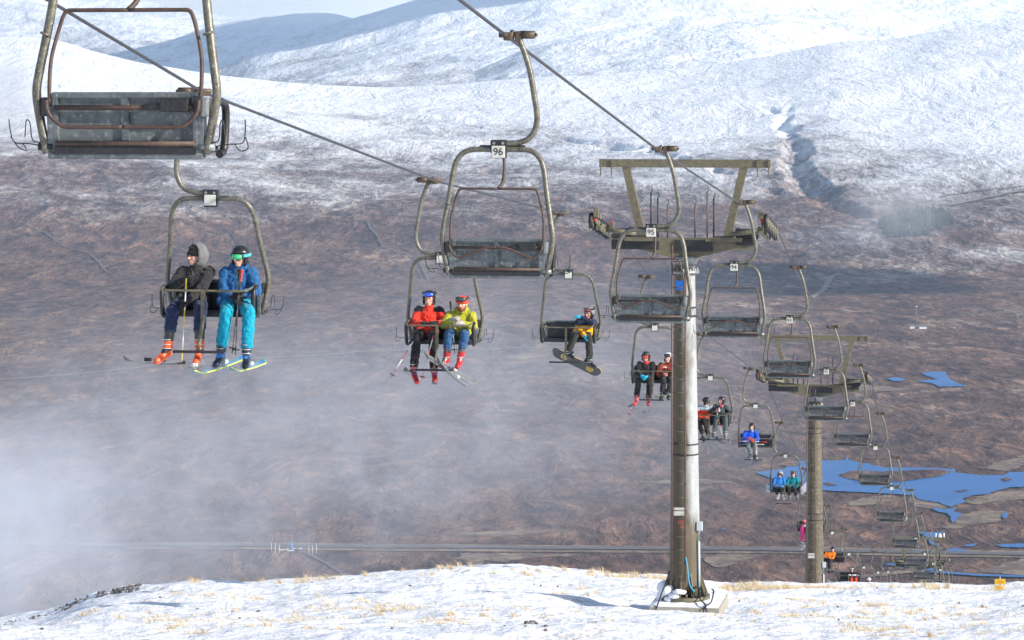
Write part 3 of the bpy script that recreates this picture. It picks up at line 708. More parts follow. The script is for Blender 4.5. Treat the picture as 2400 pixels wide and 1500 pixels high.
def sheaves(root, x, zc, s):
    """s: +1 right bank, -1 left bank. rocker beams with rubber-lined wheels under the cable, along the line's slope"""
    a = empty('sheave_assembly', (x, 0, zc)); a.parent = root
    sl = -.145; a.rotation_euler = (math.atan(sl), 0, 0)
    for y in (-1.35, -.81, -.27, .27, .81, 1.35):
        bm = bmesh.new(); cyl(bm, (-.045, y, -.215), (.045, y, -.215), .19, 24, 0); cyl(bm, (-.055, y, -.215), (.055, y, -.215), .12, 20, 1); cyl(bm, (-.075, y, -.215), (.09, y, -.215), .035, 10, 1)
        build('sheave_wheel', bm, [M_wheel, M_olive], a)
    bm = bmesh.new(); q = -s
    for y in (-1.08, 0, 1.08): box(bm, (q * .11, y, -.22), (.035, .68, .11), bev=.01); box(bm, (q * .11, y, -.30), (.05, .12, .22), bev=.01)
    box(bm, (q * .19, 0, -.36), (.06, 2.3, .13), bev=.012); cyl(bm, (q * .10, -.3, -.3), (q * .95, -.3, -.42), .06, 12); 
    box(bm, (q * .13, -1.45, -.04), (.12, .16, .22), bev=.01); box(bm, (q * .12, -.9, -.06), (.09, .2, .14), bev=.01); box(bm, (q * .12, 1.4, -.06), (.1, .16, .16), bev=.01)
    build('rocker_beam', bm, M_olive, a)
    bm = bmesh.new(); box(bm, (q * .10, -1.44, -.19), (.07, .07, .06), bev=.01); box(bm, (q * .12, 1.42, .04), (.06, .12, .05), bev=.01); build('marker_block', bm, M_red, a)
def pylon():
    root = empty('lift_pylon', (0, 0, 0))
    bm = bmesh.new(); n = 40; zs = np.linspace(.14, 8.45, 24)
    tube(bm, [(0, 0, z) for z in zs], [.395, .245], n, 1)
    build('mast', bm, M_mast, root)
    bm = bmesh.new(); cyl(bm, (0, 0, .04), (0, 0, .16), .62, 40)
    for k in range(10):
        a = k * math.pi / 5 + .2; c_, s_ = math.cos(a), math.sin(a)
        vs = [bm.verts.new(Vector((c_ * r_, s_ * r_, z_)) + Vector((-s_, c_, 0)) * w_) for w_ in (-.012, .012) for r_, z_ in ((.35, .15), (.58, .15), (.55, .26), (.37, .75))]
        bm.faces.new(vs[:4]); bm.faces.new(vs[:3:-1])
        for j in range(4): bm.faces.new((vs[j], vs[4 + j], vs[4 + (j + 1) % 4], vs[(j + 1) % 4]))
        cyl(bm, (math.cos(a + .3) * .53, math.sin(a + .3) * .53, .15), (math.cos(a + .3) * .53, math.sin(a + .3) * .53, .24), .03, 8)
    build('base_flange', bm, M_olive, root)
    # weld bands and straps
    for z in (3.6, 3.85, 7.0, 7.2): bm = bmesh.new(); cyl(bm, (0, 0, z), (0, .0, z + .035), .398 - .018 * z + .012, 40); build('strap', bm, M_dark, root)
    # ladder on the uphill face
    lx, ly = -.10, -.52
    bm = bmesh.new()
    for s in (-1, 1): tube(bm, [(lx + s * .165, ly, .55), (lx + s * .165, ly + .12, 8.75)], .021, 8, 1)
    for k in range(25):
        z = .68 + k * .32; yy = ly + .12 * (z - .55) / 8.2; cyl(bm, (lx - .165, yy, z), (lx + .165, yy, z), .0125, 8)
    for z in (.62, 2.2, 3.9, 5.6, 7.3): 
        for s in (-1, 1): cyl(bm, (lx + s * .165, ly + .12 * (z - .55) / 8.2, z), (lx + s * .14, -.2, z), .014, 8)
    build('ladder', bm, M_ladder, root)
    # head and cross-arm
    bm = bmesh.new(); cyl(bm, (0, 0, 8.25), (0, 0, 8.47), .28, 32, r2=.36); cyl(bm, (0, 0, 8.05), (0, 0, 8.12), .36, 32)
    for k in range(12):
        a = k * math.pi / 6; cyl(bm, (.31 * math.cos(a), .31 * math.sin(a), 8.02), (.31 * math.cos(a), .31 * math.sin(a), 8.2), .02, 6)
    build('mast_head', bm, M_steel, root)
    bm = bmesh.new()
    prof = [(-1.78, 8.65, 8.90), (-1.1, 8.64, 8.91), (-.75, 8.55, 8.92), (-.3, 8.44, 8.93), (.3, 8.44, 8.93), (.75, 8.55, 8.92), (1.1, 8.64, 8.91), (1.78, 8.65, 8.90)]
    rings = []
    for x, z0, z1 in prof:
        w = .17; rings.append([bm.verts.new((x, -w, z0)), bm.verts.new((x, w, z0)), bm.verts.new((x, w, z1)), bm.verts.new((x, -w, z1))])
    for a, b in zip(rings, rings[1:]):
        for k in range(4): bm.faces.new((a[k], b[k], b[(k + 1) % 4], a[(k + 1) % 4]))
    bm.faces.new(rings[0]); bm.faces.new(rings[-1][::-1])
    for x0, x1 in ((-1.45, -.55), (.55, 1.45)): box(bm, ((x0 + x1) / 2, -.30, 8.92), (x1 - x0, .18, .03), bev=.006); box(bm, ((x0 + x1) / 2, -.38, 8.90), (x1 - x0, .02, .10))
    build('cross_arm', bm, M_olive, root)
    bm = bmesh.new()
    bm.free()
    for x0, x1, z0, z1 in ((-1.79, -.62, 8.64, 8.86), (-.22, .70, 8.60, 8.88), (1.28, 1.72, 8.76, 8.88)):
        bm = bmesh.new(); box(bm, ((x0 + x1) / 2, -.19, (z0 + z1) / 2), (x1 - x0, .05, z1 - z0), bev=.006); build('arm_shade_panel', bm, M_dark, root)  # shade on the cross-arm's front, built in as dark boxes
    bm = bmesh.new()
    for s in (-1, 1): box(bm, (s * 1.32, 0, 9.04), (.13, .22, .26), bev=.02); cyl(bm, (s * 1.3, 0, 9.09), (s * 1.95, 0, 9.09), .055, 12); box(bm, (s * 1.60, 0, 8.96), (.42, .28, .10), bev=.01); box(bm, (s * 1.0, -.36, 8.96), (.5, .05, .06), bev=.01)
    build('support_bracket', bm, M_dark, root)
    for s in (-1, 1):
        bm = bmesh.new(); box(bm, (0, 0, 0), (.19, .16, 1.88), bev=.006); b = build('gantry_brace', bm, M_olive, root)
        b.location = (s * 1.255, 0, 9.82); b.rotation_euler = (0, s * math.atan(.42 / 1.78), 0)
    bm = bmesh.new(); box(bm, (0, 0, 10.75), (4.22, .18, .20), bev=.006)
    for s in (-1, 1):
        for xx in (1.80, 2.07): box(bm, (s * xx, -.10, 10.72), (.035, .06, .24)); tube(bm, [(s * xx, -.10, 10.64), (s * xx, -.10, 10.5), (s * (xx + .02), -.10, 10.43)], [.022, .018, .006], 6, 1)
    build('gantry_beam', bm, M_olive, root)
    for x, h in ((-.83, 1.12), (-.66, .98), (-.42, .80), (.26, .82), (.56, 1.12), (.72, .98)):
        bm = bmesh.new(); cyl(bm, (x, -.05, 8.93), (x, -.05, 8.93 + h), .020, 8); tube(bm, [(x, -.05, 8.93 + h), (x + .03, -.05, 8.98 + h), (x + .02, -.05, 9.06 + h)], .012, 6, 3); cyl(bm, (x, -.05, 9.1), (x, -.05, 9.14), .03, 8)
        build('guard_rod', bm, M_ladder if abs(x) < .6 else M_dark, root)
    bm = bmesh.new(); box(bm, (-.02, 0, 8.58), (.01, .36, .01))
    bm.free()
    for s in (-1, 1): sheaves(root, s * 2.12, 9.40, s)
    # plates, box, conduit
    bm = bmesh.new(); box(bm, (-.10, -.375, 2.24), (.27, .012, .20), bev=.004); pl = build('notice_plate', bm, M_white, root)
    bm = bmesh.new(); box(bm, (.385, -.19, 1.87), (.14, .12, .22), bev=.012); cyl(bm, (.37, -.18, 1.70), (.37, -.18, 1.76), .022, 8); jb = build('junction_box', bm, M_box, root)
    bm = bmesh.new(); tube(bm, [(.37, -.18, 1.72), (.39, -.19, 1.62), (.35, -.20, 1.55), (.365, -.19, 1.48)], .011, 6, 4); build('box_cable', bm, plain('teal_flex', (.05, .25, .35)), jb)
    bm = bmesh.new(); cyl(bm, (.375, -.20, .38), (.365, -.19, 1.5), .032, 12); build('conduit', bm, M_box, root)
    return root
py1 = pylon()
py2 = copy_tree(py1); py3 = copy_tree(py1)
M_mast2 = worn('plain_olive_mast', (.115, .095, .060), (.075, .062, .042), (.30, .29, .25), 3, .55)
for p_ in (py2, py3):
    for ch in p_.children:
        if ch.name.startswith('mast') and not ch.name.startswith('mast_head'): ch.data = ch.data.copy(); ch.data.materials[0] = M_mast2
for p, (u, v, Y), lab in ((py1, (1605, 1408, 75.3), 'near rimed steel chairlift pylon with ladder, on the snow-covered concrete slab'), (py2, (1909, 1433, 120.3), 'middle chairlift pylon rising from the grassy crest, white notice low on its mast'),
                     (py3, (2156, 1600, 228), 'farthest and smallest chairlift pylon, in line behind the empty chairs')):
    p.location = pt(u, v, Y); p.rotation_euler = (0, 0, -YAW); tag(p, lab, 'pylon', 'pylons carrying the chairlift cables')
# marks found only on the near pylon
np_ = py1
text_mesh('red_mark', 'H051', .095, M_redink, np_, (-.02, -.378, 1.99), (R(90), 0, 0)); text_mesh('red_mark', '40', .10, M_redink, np_, (-.03, -.380, 1.86), (R(90), 0, 0))
bm = bmesh.new()
aa = [R(-112 + 6 * k) for k in range(10)]; q0 = [bm.verts.new((.266 * math.cos(a), .266 * math.sin(a), 7.66)) for a in aa]; q1 = [bm.verts.new((.264 * math.cos(a), .264 * math.sin(a), 7.88)) for a in aa]
for k in range(9): bm.faces.new((q0[k], q0[k + 1], q1[k + 1], q1[k]))
bm.free(); bm = bmesh.new(); box(bm, (-.10, -.285, 7.77), (.20, .02, .23), (R(-3), 0, R(-12)), bev=.004); build('blue_panel', bm, M_blue, np_)
# near mast leans a hair

# cables -----------------------------------------------------------------------
def cable(name, pts, r, label):
    # small sag between points
    out = []
    for a, b in zip(pts, pts[1:]):
        for k in range(6):
            t = k / 6; p = a.lerp(b, t); out.append(p)
    out.append(pts[-1]); bm = bmesh.new(); tube(bm, out, r, 8, 1); o = build(name, bm, M_cable); tag(o, label, 'cable'); return o
loc = lambda o: o.location.copy()
rp = [loc(o) for o in RR]
d0 = (rp[1] - rp[0]); start = rp[0] - d0 * 1.45
def pyl_pt(p, s): return p.matrix_world @ Vector((0, 0, 0)) if False else Vector(p.location) + Matrix.Rotation(-YAW, 3, 'Z') @ Vector((s * 2.12, 0, 9.40))
def merge(pts, extra, d): return sorted(pts + extra, key=lambda q: q.y)
e = Vector((dnx, dny, -.145 * 1.0)) * 1.3
ex_r = []; ex_l = []
for p in (py1, py2, py3):
    for s, lst in ((1, ex_r), (-1, ex_l)):
        c = pyl_pt(p, s); lst += [c - e, c + e]
print('pylon cable pts', [tuple(round(q, 2) for q in c) for c in ex_r], [tuple(round(q, 2) for q in c) for c in rp])
lp = [loc(o) for o in LL]
print('left', [tuple(round(q, 2) for q in c) for c in ex_l], [tuple(round(q, 2) for q in c) for c in lp])
def fitpts(pts, ex):
    pts = [q for q in pts if all(abs(q.y - x.y) > .0 for x in ex)]
    # drop pylon points that fall almost on a grip
    ex = [x for x in ex if all(abs(q.y - x.y) > 1.2 for q in pts)]
    return merge(pts, ex, 0)
endv = Vector((dnx, dny, -.16)) * 60
cable('hauling_cable', [start] + fitpts(rp, ex_r) + [rp[-1] + endv], .021, 'dark hauling cable carrying the empty descending chairs on the right')
ls = lp[0] - (lp[1] - lp[0]).normalized() * 45; ls.z = lp[0].z + .165 * 45
cable('hauling_cable', [ls] + fitpts(lp, ex_l) + [lp[-1] + endv], .021, 'dark hauling cable carrying the occupied chairs on the left')

# slab, ropes, black hoses -------------------------------------------------------
M_conc = worn('pale_concrete', (.34, .32, .27), (.24, .23, .19), (.42, .40, .35), 5, .85)
M_snowcap = plain('settled_snow', (.86, .88, .92), .8, .2)
sl = empty('concrete_slab', py1.location + Vector((0, 0, 0)), -YAW)
bm = bmesh.new(); box(bm, (.10, .0, -.14), (1.72, 2.1, .30), bev=.015); build('footing_block', bm, M_conc, sl)
bm = bmesh.new(); rnd = random.Random(4)
g = 26; vs = [[bm.verts.new((.10 + (i / g - .5) * 1.66, (j / g - .5) * 2.02, .012 + .045 * max(0, 1 - (2 * abs(i / g - .5)) ** 6) * max(0, 1 - (2 * abs(j / g - .5)) ** 6) * (1 + .8 * mnoise.noise(Vector((i * .23, j * .23, 0)))))) for j in range(g + 1)] for i in range(g + 1)]
for i in range(g):
    for j in range(g): bm.faces.new((vs[i][j], vs[i + 1][j], vs[i + 1][j + 1], vs[i][j + 1])).smooth = True
build('snow_cover', bm, M_snowcap, sl)
bm = bmesh.new()
for k in range(9): a = R(150 + 14 * k); ellip_ = bmesh.ops.create_icosphere(bm, subdivisions=2, radius=1, matrix=Matrix.Translation((.52 * math.cos(a), .52 * math.sin(a), .10 + .10 * (k % 3))) @ Matrix.Diagonal((.16, .16, .22 - .02 * k, 1)))
for v in bm.verts: v.co += Vector((mnoise.noise(v.co * 5), mnoise.noise(v.co * 5 + Vector((3, 0, 0))), mnoise.noise(v.co * 6))) * .05
for f in bm.faces: f.smooth = True
build('drifted_snow', bm, M_snowcap, sl)
tag(sl, 'square concrete footing under the near pylon, topped with snow', 'slab')
LW = lambda x, y, z: py1.location + Matrix.Rotation(-YAW, 3, 'Z') @ Vector((x, y, z))
def onsnow(x, y, dz=.03):
    p = LW(x, y, 0); p.z = max(gz(p.x, p.y) + dz, p.z + .06 + dz if (-.76 < x < .96 and abs(y) < 1.05) else -99); return p
M_hose = plain('black_hose', (.018, .018, .022), .45)
def hose(name, pts, r, mat, label, cat, n=8):
    bm = bmesh.new(); tube(bm, pts, r, n, 6); o = build(name, bm, mat); tag(o, label, cat); return o
hose('black_hose', [LW(-.36, -.2, .75), LW(-.42, -.4, .5), LW(-.50, -.7, .25), LW(-.56, -1.05, .02), onsnow(-.66, -1.6), onsnow(-.8, -2.4), onsnow(-.86, -3.4, .0), onsnow(-.95, -5.0, .0)], .018, M_hose, 'thin black hose running from the near pylon foot down its left side', 'hose')
hose('black_hose', [LW(.36, -.3, .30), LW(.45, -.6, .14), LW(.62, -1.05, .06), onsnow(.78, -1.5), onsnow(.98, -2.3), onsnow(1.15, -2.9)], .018, M_hose, 'black hose crossing the slab corner toward the right of the near pylon', 'hose')
hose('black_hose', [LW(.68, -.1, .32), LW(.74, -.3, .30), LW(.72, -.7, .10), LW(.60, -1.08, .02), onsnow(.5, -1.8), onsnow(.25, -3.0), onsnow(0.0, -4.2, .01), onsnow(-.2, -6, -.01)], .018, M_hose, 'long black hose looping from the slab into the snow before the near pylon', 'hose')
bm = bmesh.new()
for k in range(4):
    a0 = k * .3; tube(bm, [LW(.33 + .11 * math.cos(a), -.50 + .05 * math.sin(a * 1.3 + k), .28 + .13 * math.sin(a) + .01 * k) for a in [a0 + j * math.pi / 6 for j in range(13)]], .014, 6, 2)
tag(build('hose_coil', bm, M_hose), 'coil of black hose hanging at the foot of the near pylon', 'coil')
M_rope = plain('blue_rope', (.05, .38, .62), .7)
hose('blue_rope', [LW(.08, -.53, 1.15), LW(.12, -.55, .98), LW(.15, -.56, .7), LW(.20, -.56, .45), LW(.30, -.54, .32)], .014, M_rope, 'blue rope tied to a ladder rung of the near pylon', 'rope')

# ------------------------------------------------------------------ riders
TEX = bpy.data.textures.new('cloth_folds', 'CLOUDS'); TEX.noise_scale = .06; TEX.noise_depth = 2
def capsule(bm, p0, r0, p1, r1, n=12):
    p0, p1 = Vector(p0), Vector(p1); d = p1 - p0; L = d.length
    if L < 1e-5: d = Vector((0, 0, 1)); L = 1e-5
    t = d / L; s = t.orthogonal().normalized(); u = t.cross(s)
    prof = [(-r0 * math.cos(a), r0 * math.sin(a)) for a in (.35, .75, 1.15)] + [(0, r0)] + [(L, r1)] + [(L + r1 * math.cos(a), r1 * math.sin(a)) for a in (1.15, .75, .35)]
    rings = [[bm.verts.new(p0 + t * h + (s * math.cos(2 * math.pi * k / n) + u * math.sin(2 * math.pi * k / n)) * r) for k in range(n)] for h, r in prof]
    for a, b in zip(rings, rings[1:]):
        for k in range(n): bm.faces.new((a[k], a[(k + 1) % n], b[(k + 1) % n], b[k]))
    bm.faces.new(rings[0][::-1]); bm.faces.new(rings[-1])
def ellip(bm, c, r, M=None, sub=3):
    T = Matrix.Translation(c) @ (M.to_4x4() if M is not None else Matrix.Identity(4)) @ Matrix.Diagonal((*r, 1))
    bmesh.ops.create_icosphere(bm, subdivisions=sub, radius=1, matrix=T)
def meld(name, bm, mats, parent, voxel, folds=0, smooth=4, tag2=None):
    """fuse overlapping volumes into one continuous skin"""
    me = bpy.data.meshes.new(name); bm.to_mesh(me); bm.free(); o = bpy.data.objects.new(name, me); COL.objects.link(o)
    m = o.modifiers.new('r', 'REMESH'); m.mode = 'VOXEL'; m.voxel_size = voxel; m.use_smooth_shade = True
    if smooth: s = o.modifiers.new('s', 'SMOOTH'); s.factor = .5; s.iterations = smooth
    if folds:
        d = o.modifiers.new('d', 'DISPLACE'); d.texture = TEX; d.strength = folds; d.mid_level = .5; d.texture_coords = 'LOCAL'
    dg = bpy.context.evaluated_depsgraph_get(); dg.update(); nm = bpy.data.meshes.new_from_object(o.evaluated_get(dg)); nm.name = name
    bpy.data.objects.remove(o); bpy.data.meshes.remove(me)
    r = link(name, nm, mats, parent)
    if tag2:
        co = np.empty(len(nm.vertices) * 3, np.float32); nm.vertices.foreach_get('co', co); co = co.reshape(-1, 3)
        for p in nm.polygons: p.material_index = tag2(p.center)
    return r
_cl = {}
def cloth(c, rough=.75, kind='cloth'):
    k = (tuple(c), kind)
    if k not in _cl:
        nm = {'cloth': 'shell_fabric', 'skin': 'skin', 'hard': 'moulded_plastic', 'lens': 'mirror_lens'}[kind]
        T = NT(nm); P = T.pos(obj=True); n = T.noise(P, 22 if kind == 'cloth' else 9, 4, .6)
        d = tuple(x * (.78 if kind == 'cloth' else .9) for x in c); l_ = tuple(min(1, x * 1.15 + .004) for x in c)
        T.col(T.ramp(n, [(.3, d), (.7, l_)])); T.set(Roughness={'cloth': .9, 'skin': .55, 'hard': .28, 'lens': .08}[kind])
        T.b.inputs['Specular IOR Level'].default_value = {'cloth': .12, 'skin': .35, 'hard': .5, 'lens': .9}[kind]
        if kind == 'cloth': T.b.inputs['Sheen Weight'].default_value = .15; T.l(T.bump(T.noise(P, 28, 5, .65), .8, .012), T.b.inputs['Normal'])
        if kind == 'skin': T.b.inputs['Subsurface Weight'].default_value = .08; T.b.inputs['Subsurface Radius'].default_value = (.02, .008, .004)
        _cl[k] = T.m
    return _cl[k]
SKIN = (.62, .36, .27); BLK = (.020, .020, .023)

class Seat:
    """local frame of a rider's seat: +x the rider's right, +y forwards, origin on the cushion under the hips"""
    def __init__(s, ci, side):
        ch = LL[ci]; s.rz = rz_up; loc_ = Vector((BX + side * .275, -.33 + .16, BZ - 1.447))
        s.R = Matrix.Rotation(s.rz, 3, 'Z'); s.o = ch.location + s.R @ loc_
    def img(s, u, v, y):
        d = s.R.transposed() @ Vector(((u - 1200) / F, 1, (HV - v) / F)); c = s.R.transposed() @ (-s.o)
        return c + d * ((y - c.y) / d.y)

def ik(S, H, a, b, hint):
    d = H - S; L = d.length
    if L > (a + b) * .985: k = L / ((a + b) * .985); a *= k; b *= k
    t = d.normalized(); q = (a * a - b * b + L * L) / (2 * L); h = math.sqrt(max(0, a * a - q * q))
    n = (hint - t * hint.dot(t)).normalized(); return S + t * q + n * h

def hand(bm, W, d, palm, side, r=1.0, curl=1.0):
    """palm and five fingers: W wrist, d direction of the hand, palm normal"""
    d = d.normalized(); n = (palm - d * palm.dot(d)).normalized(); s = d.cross(n) * side
    capsule(bm, W, .026 * r, W + d * .035, .030 * r, 10)
    for k, o_ in enumerate((-.027, -.009, .009, .027)): capsule(bm, W + d * .03 + s * o_ * .8, .0165 * r, W + d * .085 + s * o_, .0155 * r, 8)
    for k, (o_, L) in enumerate(((-.028, .062), (-.0095, .072), (.0095, .076), (.028, .070))):
        b = W + d * .088 + s * o_; dirn = d; p = b
        for j, f in enumerate((.42, .33, .27)):
            dirn = (dirn + n * (.75 * curl)).normalized(); q = p + dirn * L * f; capsule(bm, p, (.0105 - .001 * j) * r, q, (.0098 - .001 * j) * r, 8); p = q
    p = W + d * .030 + s * .034
    for j, f in enumerate((.035, .030, .024)):
        q = p + (d * .65 + s * (.75 - .55 * j) + n * (.35 + .35 * j)).normalized() * f; capsule(bm, p, (.0145 - .0015 * j) * r, q, (.0135 - .0015 * j) * r, 8); p = q

def rider(ci, side, label, head, jacket, trousers, boots, gloves, hat, yaw=0, pitch=0, R=None, L=None, KR=None, KL=None, AR=None, AL=None, jacket2=None, yoke=.40, lens=None, goggles=None,
          beard=None, hood=None, det=1.0, lean=0, boot2=None, TR=None, TL=None, bandana=None, collar=None, skin=SKIN, glove2=None, wid=1.0, trsplit=None, elbow=None, bh=.08):
    st = Seat(ci, side); root = empty('person', st.o, st.rz); tag(root, label, 'person', 'riders on the chairlift')
    g = lambda q, d: st.img(*q) if q else Vector(d)
    H = st.img(head[0], head[1], head[2] if len(head) > 2 else .0)
    vx = .011 / det
    sh_c = Vector((H.x * .55, H.y * .7 - .03, H.z - .205))
    SR, SL = sh_c + Vector((.175 * wid, 0, 0)), sh_c + Vector((-.175 * wid, 0, 0))
    hR, hL = g(R, (.08, .32, .14)), g(L, (-.08, .32, .14))
    kR, kL = g(KR, (.12, .43, .06)), g(KL, (-.12, .43, .06)); aR, aL = g(AR, (.13, .47, -.44)), g(AL, (-.13, .47, -.44))
    eR = ik(SR, hR, .29, .27, Vector((1.0, -.2, -.8)) if not (elbow and elbow[0]) else Vector(elbow[0])); eL = ik(SL, hL, .29, .27, Vector((-1.0, -.2, -.8)) if not (elbow and elbow[1]) else Vector(elbow[1]))
    HM = (Matrix.Rotation(R_(yaw), 3, 'Z') @ Matrix.Rotation(R_(pitch), 3, 'X')); HM = HM @ Matrix.Diagonal((1.09, 1.07, 1.07)); h = lambda x, y, z: H + HM @ Vector((x, y, z))
    # body: one continuous skin
    bm = bmesh.new()
    ellip(bm, h(0, -.012, .030), (.074, .094, .085), HM); ellip(bm, h(0, .010, -.030), (.062, .074, .075), HM); ellip(bm, h(0, .045, -.085), (.036, .032, .026), HM)
    capsule(bm, h(0, .084, .012), .010, h(0, .106, -.024), .0155, 8); ellip(bm, h(0, .078, .034), (.052, .018, .012), HM); ellip(bm, h(0, .082, -.058), (.022, .014, .011), HM)
    for s in (-1, 1): ellip(bm, h(s * .074, -.006, -.012), (.012, .020, .030), HM); ellip(bm, h(s * .040, .062, -.022), (.022, .018, .020), HM)
    capsule(bm, h(0, -.02, -.06), .056, sh_c + Vector((0, 0, .02)), .062)
    capsule(bm, sh_c + Vector((.12, 0, -.02)), .06, sh_c + Vector((-.12, 0, -.02)), .06); capsule(bm, sh_c + Vector((0, 0, -.12)), .11, (0, 0, .12), .11); capsule(bm, (.07, 0, .09), .09, (-.07, 0, .09), .09)
    for S_, e_, w_, sd in ((SR, eR, hR, 1), (SL, eL, hL, -1)):
        dd = (w_ - e_).normalized(); capsule(bm, S_, .045, e_, .036); capsule(bm, e_, .035, w_, .025)
        hand(bm, w_, dd + Vector((0, .25, -.1)), Vector((-sd * .6, -.1, -.75)), sd, .9)
    for k_, a_, s in ((kR, aR, 1), (kL, aL, -1)): capsule(bm, (s * .09, .02, .10), .075, k_, .055); capsule(bm, k_, .052, a_ + Vector((0, 0, .05)), .034); capsule(bm, a_ + Vector((0, 0, .05)), .034, a_ + Vector((0, .02, -.05)), .026)
    meld('body', bm, cloth(skin, kind='skin'), root, vx * .85, 0, 2)
    dk = cloth((.05, .03, .025), kind='hard')
    for s in (-1, 1):
        bm = bmesh.new(); ellip(bm, h(s * .030, .083, .012), (.013, .008, .0065), HM, 2); build('eye', bm, dk, root)
    bm = bmesh.new(); ellip(bm, h(0, .094, -.060), (.022, .007, .0055), HM, 2); build('mouth', bm, cloth((.38, .14, .12), kind='skin'), root)
    if beard:
        bm = bmesh.new(); ellip(bm, h(0, .040, -.085), (.056, .052, .045), HM); ellip(bm, h(0, .085, -.047), (.03, .014, .010), HM)
        for s in (-1, 1): capsule(bm, h(s * .062, .01, -.02), .018, h(s * .045, .04, -.085), .03)
        meld('beard', bm, cloth(beard), root, .009, .012, 1)
    # jacket
    bm = bmesh.new(); mid = (sh_c + Vector((0, 0, .14))) / 2
    capsule(bm, sh_c + Vector((.13 * wid, 0, -.03)), .088, sh_c + Vector((-.13 * wid, 0, -.03)), .088, 16)
    ellip(bm, sh_c + Vector((0, .015, -.15)), (.205 * wid, .145, .19)); ellip(bm, mid + Vector((0, .01, -.05)), (.195 * wid, .15, .21)); ellip(bm, (0, .03, .13), (.205 * wid, .18, .135))
    for s in (-1, 1): capsule(bm, (s * .08, .02, .13), .125, (s * .11, .16, .115), .095)
    for S_, e_, w_ in ((SR, eR, hR), (SL, eL, hL)):
        dd = (w_ - e_).normalized(); capsule(bm, S_, .086, e_, .068); capsule(bm, e_, .069, w_ - dd * .02, .048); ellip(bm, e_, (.072, .072, .072), None, 2)
    capsule(bm, sh_c + Vector((0, 0, .03)), .088, h(0, -.015, -.115), .078)
    if hood == 'down': ellip(bm, sh_c + Vector((0, -.10, .10)), (.13, .075, .085)); capsule(bm, sh_c + Vector((.09, -.03, .09)), .05, sh_c + Vector((-.09, -.03, .09)), .05)
    mats = [cloth(jacket)] + ([cloth(jacket2)] if jacket2 else [])
    t2 = None
    if jacket2:
        if yoke == 'sleeves': t2 = lambda c: 1 if (c - Vector(sh_c)).to_2d().length > 0 and (abs(c.x - sh_c.x) > .155 or c.z > sh_c.z + .0) or min((c - hR).length, (c - hL).length, (c - eR).length, (c - eL).length) < .12 else 0
        elif yoke == 'shoulders': t2 = lambda c: 1 if c.z > sh_c.z - .015 + (0 if abs(c.x - sh_c.x) > .09 else .2) and c.z > sh_c.z - .06 else 0
        elif yoke == 'upper': t2 = lambda c: 1 if c.z > sh_c.z - .06 or min((c - hL).length, (c - eL).length) < .2 else 0
        elif yoke == 'patch': t2 = lambda c: 1 if mnoise.noise(c * 7) > .12 else 0
        elif yoke == 'band': t2 = lambda c: 1 if abs(c.z - (sh_c.z - .06)) < .03 else 0
    meld('jacket', bm, mats, root, vx, .042, 2, t2)
    for s in (-1, 1):
        bm = bmesh.new(); box(bm, mid + Vector((s * .10, .165, -.10)), (.085, .02, .014), (0, R_(s * 25), 0), bev=.004); build('pocket_flap', bm, cloth(tuple(x * .45 + .004 for x in jacket)), root)
    bm = bmesh.new(); box(bm, sh_c + Vector((-.075, .128, -.085)), (.042, .014, .016), (R_(-30), 0, 0), bev=.003); build('chest_badge', bm, cloth((.55, .52, .50) if sum(jacket) < 1.0 else (.05, .05, .05)), root)
    bm = bmesh.new(); tube(bm, [h(0, .075, -.125), sh_c + Vector((0, .112, -.02)), sh_c + Vector((0, .160, -.16)), mid + Vector((0, .158, -.12)), Vector((0, .20, .12))], .006, 6, 3)
    build('zip', bm, cloth(BLK, kind='hard'), root)
    if collar:
        bm = bmesh.new(); capsule(bm, h(0, -.005, -.115), .075, h(0, -.005, -.135), .088); meld('scarf', bm, cloth(collar), root, .012, .02, 1)
    # trousers
    bm = bmesh.new(); capsule(bm, (.08, 0, .11), .12, (-.08, 0, .11), .12, 16)
    for k_, a_, s in ((kR, aR, 1), (kL, aL, -1)):
        capsule(bm, (s * .09, .04, .105), .108, k_, .080, 14); capsule(bm, k_, .082, a_ + (k_ - a_).normalized() * bh, .078, 14)
    meld('trousers', bm, cloth(trousers), root, vx, .042, 2)
    # boots and gloves
    for nm_, a_, T_, s in (('boot', aR, TR, 1), ('boot', aL, TL, -1)):
        toe = g(T_, tuple(a_ + Vector((s * .02, .21, -.13)))); d = (toe - a_); d.z = min(d.z, -.02); sole = a_ + Vector((0, -.02, -.085)); dd = (toe - sole).normalized() * .22
        bm = bmesh.new(); capsule(bm, a_ + (( kR if s > 0 else kL) - a_).normalized() * (bh + .04), .072, a_ + Vector((0, 0, -.02)), .066); capsule(bm, sole, .056, sole + dd, .050); capsule(bm, a_, .055, sole + dd * .55, .045)
        mm = [cloth(boots, kind='hard')] + ([cloth(boot2, kind='hard')] if boot2 else [])
        bt = meld('boot', bm, mm, root, .009, 0, 1, (lambda c, a=a_: 1 if (c.z > a.z + .075 or (c.z < a.z - .03 and c.z > a.z - .08 and mnoise.noise(c * 14) > -.05)) else 0) if boot2 else None)
        bm = bmesh.new()
        for q in (.09, .03, -.02): tube(bm, [a_ + Vector((.062 * math.cos(t_), .062 * math.sin(t_) + (.02 if q < 0 else 0), q)) for t_ in np.linspace(.2, 2.94, 7)], .007, 6, 2)
        build('buckle', bm, cloth((.45, .45, .46), kind='hard'), bt)
    for nm_, w_, e_, sd in (('glove', hR, eR, 1), ('glove', hL, eL, -1)):
        if gloves is None: break
        dd = (w_ - e_).normalized(); bm = bmesh.new(); capsule(bm, w_ - dd * .045, .046, w_ + dd * .02, .040)
        hand(bm, w_ + dd * .005, dd + Vector((0, .25, -.1)), Vector((-sd * .6, -.1, -.75)), sd, 1.35, .9); meld('glove', bm, cloth(gloves if not (glove2 and sd < 0) else glove2), root, .0085, 0, 1)
